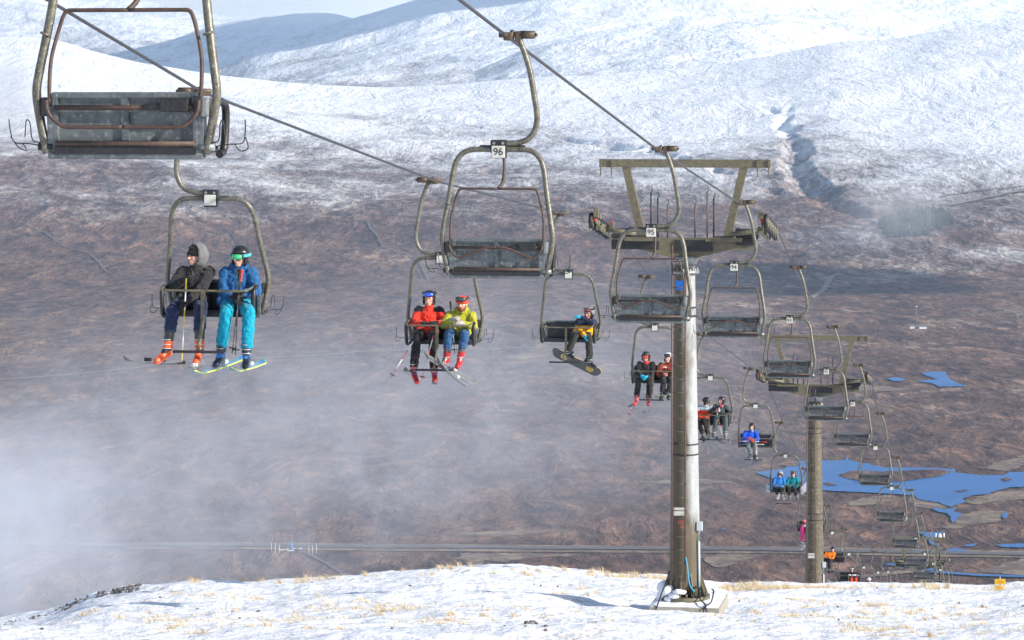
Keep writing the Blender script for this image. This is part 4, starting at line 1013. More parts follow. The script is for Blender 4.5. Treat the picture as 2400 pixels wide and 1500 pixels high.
    # headgear
    typ, hc = hat
    if typ in ('helmet',):
        bm = bmesh.new(); bmesh.ops.create_uvsphere(bm, u_segments=28, v_segments=20, radius=1)
        for v in bm.verts: v.co = Vector((v.co.x * .112, v.co.y * .128 - .012, v.co.z * .112 + .042))
        dl = [v for v in bm.verts if (v.co.y > .045 and v.co.z < .052) or (v.co.y > -.01 and v.co.z < -.012 and abs(v.co.x) < .06) or v.co.z < -.055]
        bmesh.ops.delete(bm, geom=dl, context='VERTS')
        for v in bm.verts: v.co = H + HM @ v.co
        for f in bm.faces: f.smooth = True
        me = bpy.data.meshes.new('helmet'); bm.to_mesh(me); bm.free(); o = bpy.data.objects.new('helmet', me); COL.objects.link(o)
        m = o.modifiers.new('s', 'SOLIDIFY'); m.thickness = .016; m.offset = -1
        dg = bpy.context.evaluated_depsgraph_get(); dg.update(); nm2 = bpy.data.meshes.new_from_object(o.evaluated_get(dg)); bpy.data.objects.remove(o); nm2.name = 'helmet'
        hl = link('helmet', nm2, cloth(hc, kind='hard'), root)
        for s in (-1, 1): bm = bmesh.new(); ellip(bm, h(s * .088, .002, -.040), (.020, .042, .055), HM); build('ear_pad', bm, cloth(BLK), root)
        bm = bmesh.new()
        for s in (-1, 1):
            for q in (-.03, .02, .07): ellip(bm, h(s * .05, q - .01, .142 - abs(q - .02) * .5), (.010, .022, .005), HM, 2)
        build('vent', bm, cloth(tuple(x * .3 + .005 for x in hc), kind='hard'), hl)
    elif typ == 'beanie':
        bm = bmesh.new(); ellip(bm, h(0, -.014, .058), (.092, .110, .088), HM); bb = [h(.091 * math.cos(t_), .108 * math.sin(t_) - .012, .030 + .012 * math.sin(t_)) for t_ in np.linspace(0, 2 * math.pi, 25)]
        tube(bm, bb, .020, 8, 1); meld('beanie', bm, cloth(hc), root, .009, .008, 2)
    if hood == 'up':
        bm = bmesh.new(); bmesh.ops.create_uvsphere(bm, u_segments=30, v_segments=22, radius=1)
        for v in bm.verts: v.co = Vector((v.co.x * .128, v.co.y * .140 - .028, v.co.z * .158 + .022))
        bmesh.ops.delete(bm, geom=[v for v in bm.verts if v.co.y > .055 or v.co.z < -.115], context='VERTS')
        for v in bm.verts: v.co = H + HM @ (v.co + Vector((mnoise.noise(v.co * 18), mnoise.noise(v.co * 18 + Vector((5, 0, 0))), 0)) * .012)
        for f in bm.faces: f.smooth = True
        me = bpy.data.meshes.new('hood'); bm.to_mesh(me); bm.free(); o = bpy.data.objects.new('hood', me); COL.objects.link(o); m = o.modifiers.new('s', 'SOLIDIFY'); m.thickness = .018
        dg = bpy.context.evaluated_depsgraph_get(); dg.update(); nm2 = bpy.data.meshes.new_from_object(o.evaluated_get(dg)); bpy.data.objects.remove(o); nm2.name = 'hood'; link('hood', nm2, cloth((.16, .16, .165)), root)
    if goggles:
        pos, lc, sc_ = goggles; z0 = .012 if pos == 'eyes' else .088; yo = .0 if pos == 'eyes' else -.004; rad = .104 if pos == 'eyes' else (.124 if typ == 'helmet' else .122)
        gm = empty('goggles', (0, 0, 0)); gm.parent = root
        def strip(nm, hw, zh, r_, mat, thick):
            bm = bmesh.new(); ang = np.linspace(-hw, hw, 17); rows = []
            for a in ang:
                zz = zh * (1 - .30 * (abs(a) / hw) ** 3 - (.28 if abs(a) < .12 and thick > .008 else 0) * .5)
                rows.append([bm.verts.new(h(math.sin(a) * (r_ - q) * .86, math.cos(a) * (r_ - q) + yo, z0 + k * zz * (1 if k > 0 else .9))) for q, k in ((0, 1), (0, 0), (0, -1), (thick, -1), (thick, 1))])
            for a_, b_ in zip(rows, rows[1:]):
                for k in range(5): bm.faces.new((a_[k], b_[k], b_[(k + 1) % 5], a_[(k + 1) % 5])).smooth = k < 2
            bm.faces.new(rows[0]); bm.faces.new(rows[-1][::-1]); return build(nm, bm, mat, gm)
        strip('frame', .95, .043, rad + .004, cloth(BLK, kind='hard'), .02); strip('lens', .86, .034, rad + .009, cloth(lc, kind='lens'), .006)
        bm = bmesh.new(); rs = .120 if typ == 'helmet' else .116
        for zz in (-.012, 0, .012): tube(bm, [h(math.sin(a) * rs * .96, math.cos(a) * rs * 1.08 - .012 + yo, z0 + .012 + zz + (.02 if pos == 'eyes' else 0) * (1 - math.cos(a)) * .5) for a in np.linspace(.85, 2 * math.pi - .85, 22)], .0075, 6, 1)
        build('strap', bm, cloth(sc_), gm)
    if bandana:
        bm = bmesh.new(); ellip(bm, h(0, .028, -.075), (.066, .070, .058), HM); capsule(bm, h(0, 0, -.09), .070, h(0, -.01, -.14), .078); meld('neck_gaiter', bm, cloth(bandana), root, .010, .01, 1)
    return st, root
R_ = R
def frame_at(tipw, tailw, upv):
    x = (tipw - tailw).normalized(); z = (upv - x * upv.dot(x)).normalized(); y = z.cross(x); return Matrix((x, y, z)).transposed()
def ski(st, tip, tail, colr, edge, label, length=1.65, up=(0, 0, 1), w=.095, binding=True, group=None, at=.48):
    tw, lw = st.R @ st.img(*tip) + st.o, st.R @ st.img(*tail) + st.o; M = frame_at(tw, lw, st.R @ Vector(up)); L = (tw - lw).length
    bm = bmesh.new(); N = 26; rows = []
    for i in range(N + 1):
        t = i / N; x = t * L; wd = w / 2 * (1 + .25 * (2 * t - 1) ** 2) * min(1, math.sqrt(max(.02, (1 - t) * 11)), math.sqrt(max(.15, t * 20))); lift = .055 * max(0, (t - .88) / .12) ** 1.8 + .03 * max(0, (.06 - t) / .06) ** 2 - .02 * math.sin(math.pi * t)
        rows.append([bm.verts.new((x, a * wd, lift + b)) for a, b in ((-1, 0), (1, 0), (1, .012), (.86, .014), (-.86, .014), (-1, .012))])
    for a, b in zip(rows, rows[1:]):
        for k in range(6):
            f = bm.faces.new((a[k], b[k], b[(k + 1) % 6], a[(k + 1) % 6])); f.material_index = {0: 1, 1: 1, 2: 1, 3: 0, 4: 1, 5: 1}[k] if k != 0 else 2
    bm.faces.new(rows[0]); bm.faces.new(rows[-1][::-1])
    o = build('ski', bm, [cloth(colr, kind='hard'), cloth(edge, kind='hard'), cloth(tuple(x * .5 for x in colr), kind='hard')])
    o.matrix_world = Matrix.Translation(lw) @ M.to_4x4()
    if binding:
        bm = bmesh.new(); box(bm, (L * at - .13, 0, .035), (.09, .07, .05), bev=.012); box(bm, (L * at + .17, 0, .035), (.08, .07, .05), bev=.012); build('binding', bm, cloth((.55, .55, .55) if sum(colr) > .25 else BLK, kind='hard'), o)
    tag(o, label, 'ski', group); return o
def pole(st, top, bot, c1, c2, label, gripc=BLK, group='ski poles held by the riders', basket=True):
    tw, lw = st.R @ st.img(*top) + st.o, st.R @ st.img(*bot) + st.o; d = (lw - tw); L = d.length; t = d / L
    bm = bmesh.new(); k = 5
    for i in range(k): cyl(bm, tw + t * (L * i / k), tw + t * (L * (i + 1) / k), .0095 - .0008 * i, 8, mi=0 if i % 2 else 1)
    o = build('ski_pole', bm, [cloth(c1, kind='hard'), cloth(c2, kind='hard')])
    bm = bmesh.new(); capsule(bm, tw - t * .02, .019, tw + t * .10, .015, 8); ellip(bm, tw - t * .03, (.024, .024, .02), None, 2); build('grip', bm, cloth(gripc), o)
    if basket:
        s = t.orthogonal().normalized(); u_ = t.cross(s); c = lw - t * .07; bm = bmesh.new(); cyl(bm, c, c + t * .012, .042, 12)
        for q in range(6): a = q * math.pi / 3; cyl(bm, c + (s * math.cos(a) + u_ * math.sin(a)) * .04, c + (s * math.cos(a) + u_ * math.sin(a)) * .052, .008, 6)
        build('basket', bm, cloth(BLK, kind='hard'), o)
    tag(o, label, 'ski pole', group); return o
def snowboard(st, a, b, n, base, edge, label, logo=None, w=.27, group=None):
    """a, b: the two ends; n: direction the base faces (seat frame)"""
    tw, lw = st.R @ st.img(*a) + st.o, st.R @ st.img(*b) + st.o; M = frame_at(tw, lw, st.R @ Vector(n)); L = (tw - lw).length
    bm = bmesh.new(); N = 30; rows = []
    for i in range(N + 1):
        t = i / N; e = min(t, 1 - t) * L; wd = w / 2 * (.93 + .12 * abs(2 * t - 1)) * min(1, math.sqrt(max(0.004, 1 - (1 - min(e / .15, 1)) ** 2))); lift = -.055 * max(0, 1 - e / .2) ** 2
        rows.append([bm.verts.new((t * L, s_ * wd, lift + z_)) for s_, z_ in ((-1, 0), (1, 0), (1, -.011), (-1, -.011))])
    for p, q in zip(rows, rows[1:]):
        for k in range(4): f = bm.faces.new((p[k], q[k], q[(k + 1) % 4], p[(k + 1) % 4])); f.material_index = {0: 0, 1: 1, 2: 2, 3: 1}[k]
    bm.faces.new(rows[0]); bm.faces.new(rows[-1][::-1])
    o = build('snowboard', bm, [cloth(base, kind='hard'), cloth(edge, kind='hard'), cloth(tuple(min(1, x * 1.3) for x in edge), kind='hard')]); o.matrix_world = Matrix.Translation(lw) @ M.to_4x4()
    if logo:
        bm = bmesh.new()
        for q in (.22, .74):
            tube(bm, [(L * q + .075 * math.cos(t_), .075 * math.sin(t_), .002) for t_ in np.linspace(0, 2 * math.pi, 25)], .010, 4, 1, cap=False)
            for dx in (-.035, 0, .035): box(bm, (L * q + dx, .0, .0025), (.02, .05 if dx else .07, .004))
            tube(bm, [(L * q + .045 * math.cos(t_), .045 * math.sin(t_), .002) for t_ in np.linspace(0, 2 * math.pi, 19)], .005, 4, 1, cap=False)
        build('emblem', bm, cloth(logo, kind='hard'), o)
    for q in (.33, .67):
        bm = bmesh.new(); box(bm, (L * q, 0, -.030), (.10, .24, .04), bev=.012); tube(bm, [(L * q, -.09, -.03), (L * q, -.06, -.12), (L * q, .06, -.12), (L * q, .09, -.03)], .014, 6, 4); box(bm, (L * q, -.10 , -.11), (.12, .02, .17), (R_(18), 0, 0), bev=.008); build('binding', bm, cloth(BLK, kind='hard'), o)
    tag(o, label, 'snowboard', group); return o

# --- first chair
ORG = (.78, .11, .03)
st, p = rider(0, 1, 'person in black hooded jacket and navy trousers gazing to the left', (458, 602, .0), (.030, .029, .031), (.022, .033, .085), ORG, BLK, ('beanie', (.012, .012, .013)), yaw=-38, pitch=4, bh=.22,
      R=(431, 655, .30), L=(441, 703, .38), KR=(404, 727, .42), KL=(470, 728, .42), AR=(393, 812, .46), AL=(467, 812, .46), TR=(368, 846, .62), TL=(458, 852, .66), hood='up', boot2=BLK, det=1.1)
pole(st, (438, 632, .42), (425, 864, .50), (.75, .75, .76), (.75, .60, .05), 'white and yellow ski pole held upright by the rider in the black hooded jacket')
ski(st, (290, 846, 1.15), (432, 853, -.05), (.05, .05, .055), (.10, .10, .11), 'dark ski pointing left on the boot of the rider in navy trousers', group='skis on riders feet')
ski(st, (446, 868, 1.30), (474, 852, -.1), (.30, .31, .34), (.16, .16, .18), 'grey ski pointing at the viewer on the inner boot of the rider in navy trousers', group='skis on riders feet')
st, p = rider(0, -1, 'person in blue jacket and bright turquoise trousers with mirrored green goggles', (563, 604, .0), (.020, .105, .27), (.008, .30, .44), (.02, .03, .05), BLK, ('helmet', (.018, .020, .024)), yaw=-20, pitch=0,
      R=(549, 700, .30), L=(567, 688, .36), KR=(531, 732, .46), KL=(584, 733, .46), AR=(518, 822, .50), AL=(578, 824, .50), TR=(508, 852, .66), TL=(575, 856, .68), goggles=('eyes', (.06, .55, .22), (.10, .45, .55)), hood='down', boot2=(.04, .20, .62), det=1.1)
pole(st, (566, 640, .42), (544, 828, .62), (.03, .03, .035), (.05, .05, .055), 'thin black ski pole, the nearer of the pair held by the rider in turquoise trousers', gripc=(.5, .06, .05))
pole(st, (560, 638, .44), (552, 832, .60), (.03, .03, .035), (.05, .05, .055), 'thin black ski pole leaning past the right boot of the rider in turquoise trousers', gripc=BLK)
ski(st, (454, 879, 1.15), (572, 838, -.30), (.10, .30, .52), (.62, .78, .08), 'longer-looking blue ski with lime edge under the inner boot of the rider in turquoise trousers', w=.125, group='skis on riders feet')
ski(st, (540, 872, 1.15), (616, 850, -.30), (.10, .30, .52), (.62, .78, .08), 'short-looking blue ski with lime edge under the outer boot of the rider in turquoise trousers', w=.125, group='skis on riders feet')
# --- second chair
st, p = rider(1, 1, 'person in bright red jacket with black trousers and blue goggles pushed up', (1006, 701, .0), (.72, .045, .025), (.022, .021, .023), (.42, .02, .02), BLK, ('helmet', (.020, .024, .032)), yaw=-2, pitch=-4,
      R=(989, 758, .34), L=(1021, 757, .34), KR=(978, 786, .42), KL=(1014, 788, .42), AR=(969, 866, .50), AL=(1018, 868, .50), TR=(975, 890, .60), TL=(1019, 895, .66), jacket2=BLK, yoke='shoulders', goggles=('up', (.02, .09, .55), BLK), boot2=(.10, .10, .3), wid=1.08)
pole(st, (984, 776, .42), (915, 886, .75), (.80, .80, .82), (.75, .08, .08), 'white ski pole slanting down left from the rider in red')
pole(st, (1020, 770, .44), (988, 892, .75), (.80, .80, .82), (.75, .08, .08), 'white ski pole hanging between the legs of the rider in red')
ski(st, (950, 869, 1.2), (976, 884, -.2), (.06, .065, .07), (.09, .09, .10), 'dark ski, its round tip showing left of the red jacket rider', group='skis on riders feet')
ski(st, (1018, 902, 1.2), (1019, 888, -.2), (.06, .065, .07), (.09, .09, .10), 'dark ski pointing at the viewer under the inner boot of the red jacket rider', group='skis on riders feet')
st, p = rider(1, -1, 'bearded person in lime green jacket and blue jeans with orange beanie', (1083, 713, .08), (.36, .36, .030), (.035, .095, .21), (.42, .02, .025), (.42, .38, .36), ('beanie', (.80, .07, .03)), yaw=-8, pitch=-2, bh=.16,
      R=(1062, 748, .40), L=(1084, 757, .44), KR=(1052, 782, .44), KL=(1090, 784, .42), AR=(1047, 834, .40), AL=(1079, 834, .38), TR=(1034, 855, .56), TL=(1072, 860, .56), goggles=('up', (.03, .04, .05), (.05, .06, .04)), beard=(.22, .08, .035), hood='down', boot2=(.12, .10, .10), wid=1.14)
pole(st, (1056, 712, .44), (1066, 828, .46), (.25, .25, .26), (.04, .04, .05), 'dark ski pole standing upright beside the orange beanie', gripc=(.03, .02, .03))
ski(st, (984, 826, 1.05), (1112, 896, -.10), (.14, .145, .15), (.24, .25, .26), 'long grey ski crossing from between the red and lime riders down to the right', up=(.2, .8, .6), w=.13, group='skis on riders feet')
ski(st, (1024, 848, 1.05), (1098, 910, -.10), (.12, .125, .14), (.20, .21, .23), 'second grey ski below the red boots of the lime jacket rider', up=(.2, .8, .6), w=.12, group='skis on riders feet')
# --- third chair: snowboarder
st, p = rider(2, -1, 'snowboarder in yellow and navy jacket with bright cyan gloves', (1381, 735, .0), (.80, .36, .010), (.035, .034, .032), (.020, .020, .021), (.02, .38, .62), ('helmet', (.20, .20, .21)), yaw=-28, pitch=-6,
      R=(1372, 789, .40), L=(1361, 744, .26), KR=(1347, 786, .42), KL=(1380, 794, .42), AR=(1331, 826, .44), AL=(1382, 846, .46), TR=(1342, 838, .60), TL=(1394, 860, .60), jacket2=(.018, .025, .06), yoke='upper', goggles=('up', (.22, .05, .06), BLK), collar=(.6, .05, .06), elbow=(None, (-.6, .8, -.2)))
snowboard(st, (1293, 822, .40), (1407, 877, .40), (.25, .75, -.50), (.055, .058, .068), (.62, .45, .12), 'dark snowboard with two yellow emblems strapped to the snowboarder in yellow', logo=(.80, .55, .08), w=.28)
# --- fourth chair
st, p = rider(3, 1, 'person in plain black jacket with cyan gloves and red goggles', (1514, 837, .0), BLK, (.026, .025, .026), (.55, .04, .03), (.03, .42, .65), ('helmet', (.030, .042, .040)), yaw=-5,
      R=(1503, 881, .38), L=(1516, 883, .36), AR=(1491, 935, .52), AL=(1520, 937, .52), KR=(1497, 890, .43), KL=(1522, 892, .43), goggles=('eyes', (.65, .06, .03), BLK), collar=(.5, .05, .04))
pole(st, (1505, 888, .42), (1473, 976, .75), (.80, .78, .80), (.70, .08, .10), 'red and white ski pole slanting from the clasped cyan gloves')
pole(st, (1511, 890, .42), (1511, 972, .60), (.80, .80, .80), (.30, .30, .32), 'white ski pole hanging straight down below the clasped cyan gloves')
ski(st, (1474, 955, 1.0), (1492, 948, -.4), (.05, .05, .055), (.09, .09, .10), 'dark ski, its tip left of the slanting pole of the rider with cyan gloves', group='skis on riders feet')
ski(st, (1520, 953, 1.0), (1521, 948, -.4), (.05, .05, .055), (.09, .09, .10), 'dark ski under the inner boot of the rider with cyan gloves', group='skis on riders feet')
st, p = rider(3, -1, 'person in rust and orange jacket with white helmet beside the near pylon', (1566, 840, .0), (.17, .030, .020), (.030, .030, .034), BLK, None, ('helmet', (.78, .78, .80)), yaw=-15,
      R=(1556, 876, .38), L=(1563, 862, .34), KR=(1556, 893, .42), KL=(1572, 893, .42), AR=(1552, 922, .42), AL=(1567, 922, .42), jacket2=(.50, .10, .03), yoke='patch', goggles=('up', (.03, .03, .035), (.7, .7, .7)))
snowboard(st, (1536, 934, .55), (1616, 918, .1), (0, .35, -.9), (.05, .05, .05), (.20, .22, .12), 'dark snowboard lying flat under the rider in the white helmet, running behind the near pylon')
# --- fifth chair
st, p = rider(4, 1, 'person in red vest-fronted jacket with pale grey sleeves turned to a companion', (1656, 942, .05), (.68, .055, .025), (.035, .024, .024), BLK, BLK, ('helmet', BLK), yaw=62, pitch=-8,
      R=(1646, 982, .25), L=(1681, 952, .24), jacket2=(.42, .48, .52), yoke='upper', goggles=('eyes', (.04, .03, .03), BLK), wid=1.1, AR=(1648, 1018, .40), AL=(1660, 1018, .40))
ski(st, (1640, 1042, 1.2), (1662, 1024, -.3), (.05, .05, .07), (.09, .09, .10), 'dark ski of the rider in the red vest-fronted jacket, low beside the near pylon', group='skis on riders feet')
st, p = rider(4, -1, 'person in dark grey jacket and trousers with pink scarf and black helmet', (1691, 940, .0), (.055, .07, .08), (.075, .090, .098), (.10, .10, .11), BLK, ('helmet', BLK), yaw=-40, pitch=8,
      R=(1681, 955, .30), L=(1698, 972, .30), KR=(1680, 978, .44), KL=(1700, 980, .42), AR=(1674, 1012, .45), AL=(1700, 1018, .50), jacket2=(.02, .02, .024), yoke='patch', collar=(.55, .08, .16))
ski(st, (1699, 1043, 1.2), (1668, 1018, -.25), (.07, .075, .085), (.12, .12, .13), 'grey ski slanting down right from the rider with the pink scarf', group='skis on riders feet')
ski(st, (1718, 1036, .95), (1690, 1030, -.2), (.05, .05, .055), (.09, .09, .10), 'short-looking dark ski under the outer boot of the rider with the pink scarf', group='skis on riders feet')
pole(st, (1677, 950, .40), (1696, 1036, .60), (.70, .70, .72), (.6, .06, .06), 'pale ski pole running down past the knee of the rider with the pink scarf')
# --- sixth chair
st, p = rider(5, 1, 'person in royal blue jacket and grey trousers with red gloves', (1762, 1001, .0), (.010, .085, .62), (.17, .20, .215), (.06, .065, .07), (.62, .05, .04), ('helmet', BLK), yaw=-8,
      R=(1753, 1027, .34), L=(1767, 1031, .34), AR=(1758, 1062, .60), AL=(1771, 1064, .60), KR=(1754, 1042, .45), KL=(1770, 1043, .45), bandana=(.30, .30, .32))
pole(st, (1794, 1036, .40), (1719, 1033, .46), (.80, .78, .78), (.60, .06, .08), 'white and red ski poles laid across the lap of the rider in royal blue', gripc=(.5, .05, .05))
ski(st, (1764, 1090, 1.2), (1762, 1070, -.2), (.10, .11, .125), (.14, .15, .16), 'grey ski hanging toe-down at the left boot of the rider in royal blue', group='skis on riders feet')
ski(st, (1773, 1087, 1.2), (1774, 1068, -.2), (.10, .11, .125), (.14, .15, .16), 'grey ski hanging toe-down at the right boot of the rider in royal blue', group='skis on riders feet')
# --- seventh chair
st, p = rider(6, 1, 'person in sky blue jacket with dark glasses in front of the loch', (1828, 1112, .0), (.030, .20, .56), (.022, .022, .022), (.50, .48, .45), BLK, ('helmet', (.28, .28, .28)), yaw=-5, goggles=('eyes', (.03, .03, .03), (.5, .5, .5)), AR=(1824, 1160, .42), AL=(1837, 1160, .42))
snowboard(st, (1800, 1152, .15), (1806, 1130, .0), (.25, .9, -.1), (.42, .56, .66), (.7, .7, .72), 'pale blue snowboard held beside the rider in sky blue', w=.30)
st, p = rider(6, -1, 'person in teal jacket with grey helmet beside the middle pylon', (1860, 1112, .0), (.005, .19, .23), (.020, .020, .021), (.06, .06, .06), BLK, ('helmet', (.16, .16, .17)), yaw=-5, goggles=('up', (.05, .04, .04), BLK), AR=(1851, 1162, .42), AL=(1868, 1163, .42))
snowboard(st, (1874, 1156, .30), (1902, 1128, .35), (.3, .9, .1), (.80, .72, .76), (.8, .76, .78), 'white snowboard held out at the teal jacket rider, ending behind the middle pylon', w=.27)
# --- eighth
st, p = rider(7, 1, 'child-sized person all in pink with pink helmet left of the middle pylon', (1886, 1226, .0), (.70, .09, .16), (.72, .05, .24), (.25, .25, .26), (.25, .55, .62), ('helmet', (.85, .16, .22)), yaw=10, jacket2=(.30, .03, .08), yoke='patch', goggles=('eyes', (.12, .04, .05), BLK), AR=(1880, 1270, .42), AL=(1889, 1270, .42))
ski(st, (1876, 1290, .9), (1890, 1276, -.3), (.50, .50, .50), (.2, .2, .2), 'pale ski of the rider in pink, left of the middle pylon', group='skis on riders feet')
st, p = rider(7, -1, 'person in dark purple jacket almost hidden by the middle pylon', (1914, 1226, .0), (.07, .03, .13), (.03, .03, .09), BLK, BLK, ('helmet', (.10, .04, .14)), wid=1.1)
# --- ninth and beyond
st, p = rider(8, 1, 'person in orange jacket and black helmet just right of the middle pylon', (1952, 1288, .0), (.85, .19, .010), (.020, .020, .021), BLK, BLK, ('helmet', BLK), yaw=0, pitch=-10, goggles=('eyes', (.5, .5, .5), BLK), wid=1.1)
ski(st, (1990, 1372, .8), (1940, 1362, -.5), (.42, .46, .5), (.1, .1, .1), 'pale ski below the rider in the orange jacket', group='skis on riders feet')
st, p = rider(9, -1, 'person in red trousers and black jacket with white chest band', (1997, 1336, .0), (.030, .012, .018), (.78, .060, .030), BLK, BLK, ('helmet', (.01, .035, .045)), jacket2=(.72, .70, .72), yoke='band', goggles=('up', (.5, .5, .5), BLK))
st, p = rider(10, -1, 'person in black jacket and white helmet bent forward at the snow crest', (2037, 1360, .0), (.022, .012, .016), (.02, .02, .022), BLK, BLK, ('helmet', (.82, .80, .84)), yaw=20, pitch=-12)
st, p = rider(11, 1, 'lowest person, only a white and red helmet above the crest', (2055, 1370, .0), (.30, .04, .05), (.02, .02, .022), BLK, BLK, ('helmet', (.82, .82, .84)), goggles=('eyes', (.5, .05, .08), (.6, .05, .06)))

# ------------------------------------------------------------------ small things
def moorpt(u, v): 
    p = on_moor(u, v, 0); p.z = float(moor_z(np.array([p.x]), np.array([p.y]))[0]); return p
M_polew = plain('white_pole_paint', (.75, .76, .78), .5); M_flagb = plain('blue_banner_cloth', (.06, .30, .78), .7)
for i, (u, v, h, lab) in enumerate(((636, 1294, 5.8, 'leftmost white flagpole of the six by the distant road'), (645, 1296, 5.8, 'second white flagpole from the left by the distant road'), (655, 1296, 4.8, 'third white flagpole from the left, just before the blue banner'),
        (724, 1300, 5.2, 'fourth white flagpole, first right of the blue banner'), (732, 1300, 5.4, 'fifth white flagpole, second right of the blue banner'), (742, 1297, 6.0, 'rightmost white flagpole of the six by the distant road'))):
    p = moorpt(u, v); e_ = empty('flagpole', p); bm = bmesh.new(); cyl(bm, (0, 0, 0), (0, 0, h), .20, 8, r2=.12); build('pole', bm, M_polew, e_)
    bm = bmesh.new(); ellip(bm, (0, 0, h + .1), (.22, .22, .18), None, 2); build('finial', bm, M_polew, e_); tag(e_, lab, 'flagpole', 'flagpoles by the distant road')
p = moorpt(684, 1293); e_ = empty('banner_sign', p); bm = bmesh.new(); box(bm, (0, 0, 3.6), (1.15, .15, 4.4), bev=.05); build('panel', bm, M_flagb, e_); bm = bmesh.new(); cyl(bm, (0, .1, 0), (0, .1, 5.8), .07, 8); build('post', bm, M_polew, e_); tag(e_, 'tall blue banner sign among white flagpoles by the distant road', 'banner')
def parked_car(u, v, col, label, L=4.2):
    e_ = empty('parked_car', moorpt(u, v), .2); bm = bmesh.new(); box(bm, (0, 0, .62), (L, 1.75, .62), bev=.16); build('body', bm, col, e_)
    bm = bmesh.new(); r_ = bmesh.ops.create_cube(bm, size=1, matrix=Matrix.Translation((-.1, 0, 1.15)) @ Matrix.Diagonal((L * .6, 1.6, .5, 1)))
    for v_ in bm.verts:
        if v_.co.z > 1.2: v_.co.x *= .72; v_.co.y *= .85
    build('window', bm, cloth((.03, .035, .04), kind='hard'), e_)
    for sx in (-1, 1):
        for sy in (-1, 1): bm = bmesh.new(); cyl(bm, (sx * L * .32, sy * .88, .33), (sx * L * .32, sy * .70, .33), .33, 14); build('wheel', bm, M_wheel, e_)
    tag(e_, label, 'car', 'cars parked by the distant road')
parked_car(661, 1292, cloth((.75, .72, .35), kind='hard'), 'pale yellow car parked right of the third distant flagpole'); parked_car(669, 1291, M_polew, 'white car parked just left of the tall blue banner')
parked_car(681, 1294, M_polew, 'white car parked directly below the blue banner'); parked_car(697, 1290, M_polew, 'white car parked just right of the blue banner', 5.6)
for u, v, h, lab in ((854, 1279, 8, 'thin pale post beside the road, left of the two bare posts'), (907, 1277, 7, 'thin pale post beside the road, right of the two bare posts')):
    e_ = empty('roadside_post', moorpt(u, v)); bm = bmesh.new(); cyl(bm, (0, 0, 0), (0, 0, h), .14, 8, r2=.1); build('pole', bm, M_steel, e_); bm = bmesh.new(); box(bm, (0, 0, h - .7), (1.5, .12, .12)); build('cross_bar', bm, M_steel, e_); tag(e_, lab, 'post', 'posts along the distant road')
e_ = empty('slender_mast', moorpt(2148, 766)); bm = bmesh.new(); cyl(bm, (0, 0, 0), (0, 0, 28), .35, 8, r2=.2); build('pole', bm, M_steel, e_); bm = bmesh.new(); box(bm, (0, 0, 27), (1.6, .5, 1.6)); build('aerial', bm, M_polew, e_); tag(e_, 'slender pale mast standing alone on the moor above the small loch', 'mast')
for u, v, w, lab in ((2138, 767, 6, 'tiny pale hut left of the lone moor mast'), (2163, 768, 9, 'tiny grey hut right of the lone moor mast')):
    e_ = empty('hut', moorpt(u, v)); bm = bmesh.new(); box(bm, (0, 0, 1.3), (w, 5, 2.6)); build('wall', bm, M_polew, e_)
    bm = bmesh.new(); vs = [bm.verts.new(q) for q in ((-w / 2 - .3, -2.8, 2.6), (w / 2 + .3, -2.8, 2.6), (w / 2 + .3, 2.8, 2.6), (-w / 2 - .3, 2.8, 2.6), (-w / 2 - .3, 0, 4.1), (w / 2 + .3, 0, 4.1))]
    for f in ((0, 1, 5, 4), (2, 3, 4, 5), (0, 4, 3), (1, 2, 5), (0, 3, 2, 1)): bm.faces.new([vs[k] for k in f])
    build('roof', bm, M_steel, e_); tag(e_, lab, 'hut', 'huts by the lone mast')
# two-armed white mast beyond the last pylon
e_ = empty('twin_headed_mast', pt(2203, 1300, 255)); bm = bmesh.new(); cyl(bm, (0, 0, -9), (0, 0, 1.2), .10, 10, r2=.07); cyl(bm, (0, 0, 1.2), (0, 0, 2.3), .03, 8); build('pole', bm, M_dark, e_)
for s in (-1, 1):
    bm = bmesh.new(); tube(bm, [(0, 0, 1.3), (s * .22, 0, 1.33), (s * .33, 0, 1.45), (s * .33, 0, 1.7)], .045, 8, 4); ellip(bm, (s * .33, 0, 1.72), (.08, .08, .08), None, 2); build('lamp_arm', bm, M_polew, e_)
bm = bmesh.new(); ellip(bm, (0, 0, 1.5), (.14, .14, .3), None, 2); build('hub', bm, M_polew, e_); tag(e_, 'small mast with two white curved arms above the last empty chairs', 'mast')
# yellow notice on the crest
sy = 97.0; sp = Vector(((2344 - 1200) / F * sy, sy, 0)); sp.z = gz(sp.x, sp.y)
e_ = empty('notice_sign', sp, R(-14)); hs = (HV - 1394) * sy / F - sp.z; k = sy / F
M_yel = plain('yellow_board', (.85, .55, .015), .5); M_post = plain('pale_timber_post', (.55, .5, .42), .8)
bm = bmesh.new(); box(bm, (0, .03, (hs + 42 * k) / 2), (.035, .035, hs + 42 * k)); build('post', bm, M_post, e_)
for zz, ar in ((hs + 30.5 * k, 0), (hs + 15.5 * k, 1)):
    bm = bmesh.new(); box(bm, (0, 0, zz), (25 * k, .012, 12.2 * k), (0, R(-2.5), 0)); b = build('board', bm, M_yel, e_)
    bm = bmesh.new()
    if ar: box(bm, (.02, -.008, zz), (12 * k, .004, 1.3 * k), (0, R(-2.5), 0)); box(bm, (-5.6 * k, -.008, zz - .6 * k), (3.4 * k, .004, 3.2 * k), (0, R(45), 0)); box(bm, (0, -.008, zz + 3.6 * k), (15 * k, .004, .9 * k), (0, R(-2.5), 0))
    else: box(bm, (0, -.008, zz + 1 * k), (13 * k, .004, 2.2 * k), (0, R(-2.5), 0)); box(bm, (0, -.008, zz - 2.4 * k), (14 * k, .004, 1.0 * k), (0, R(-2.5), 0))
    build('marking', bm, M_orangeink, b)
tag(e_, 'yellow two-board notice on a thin post at the right end of the crest', 'sign')

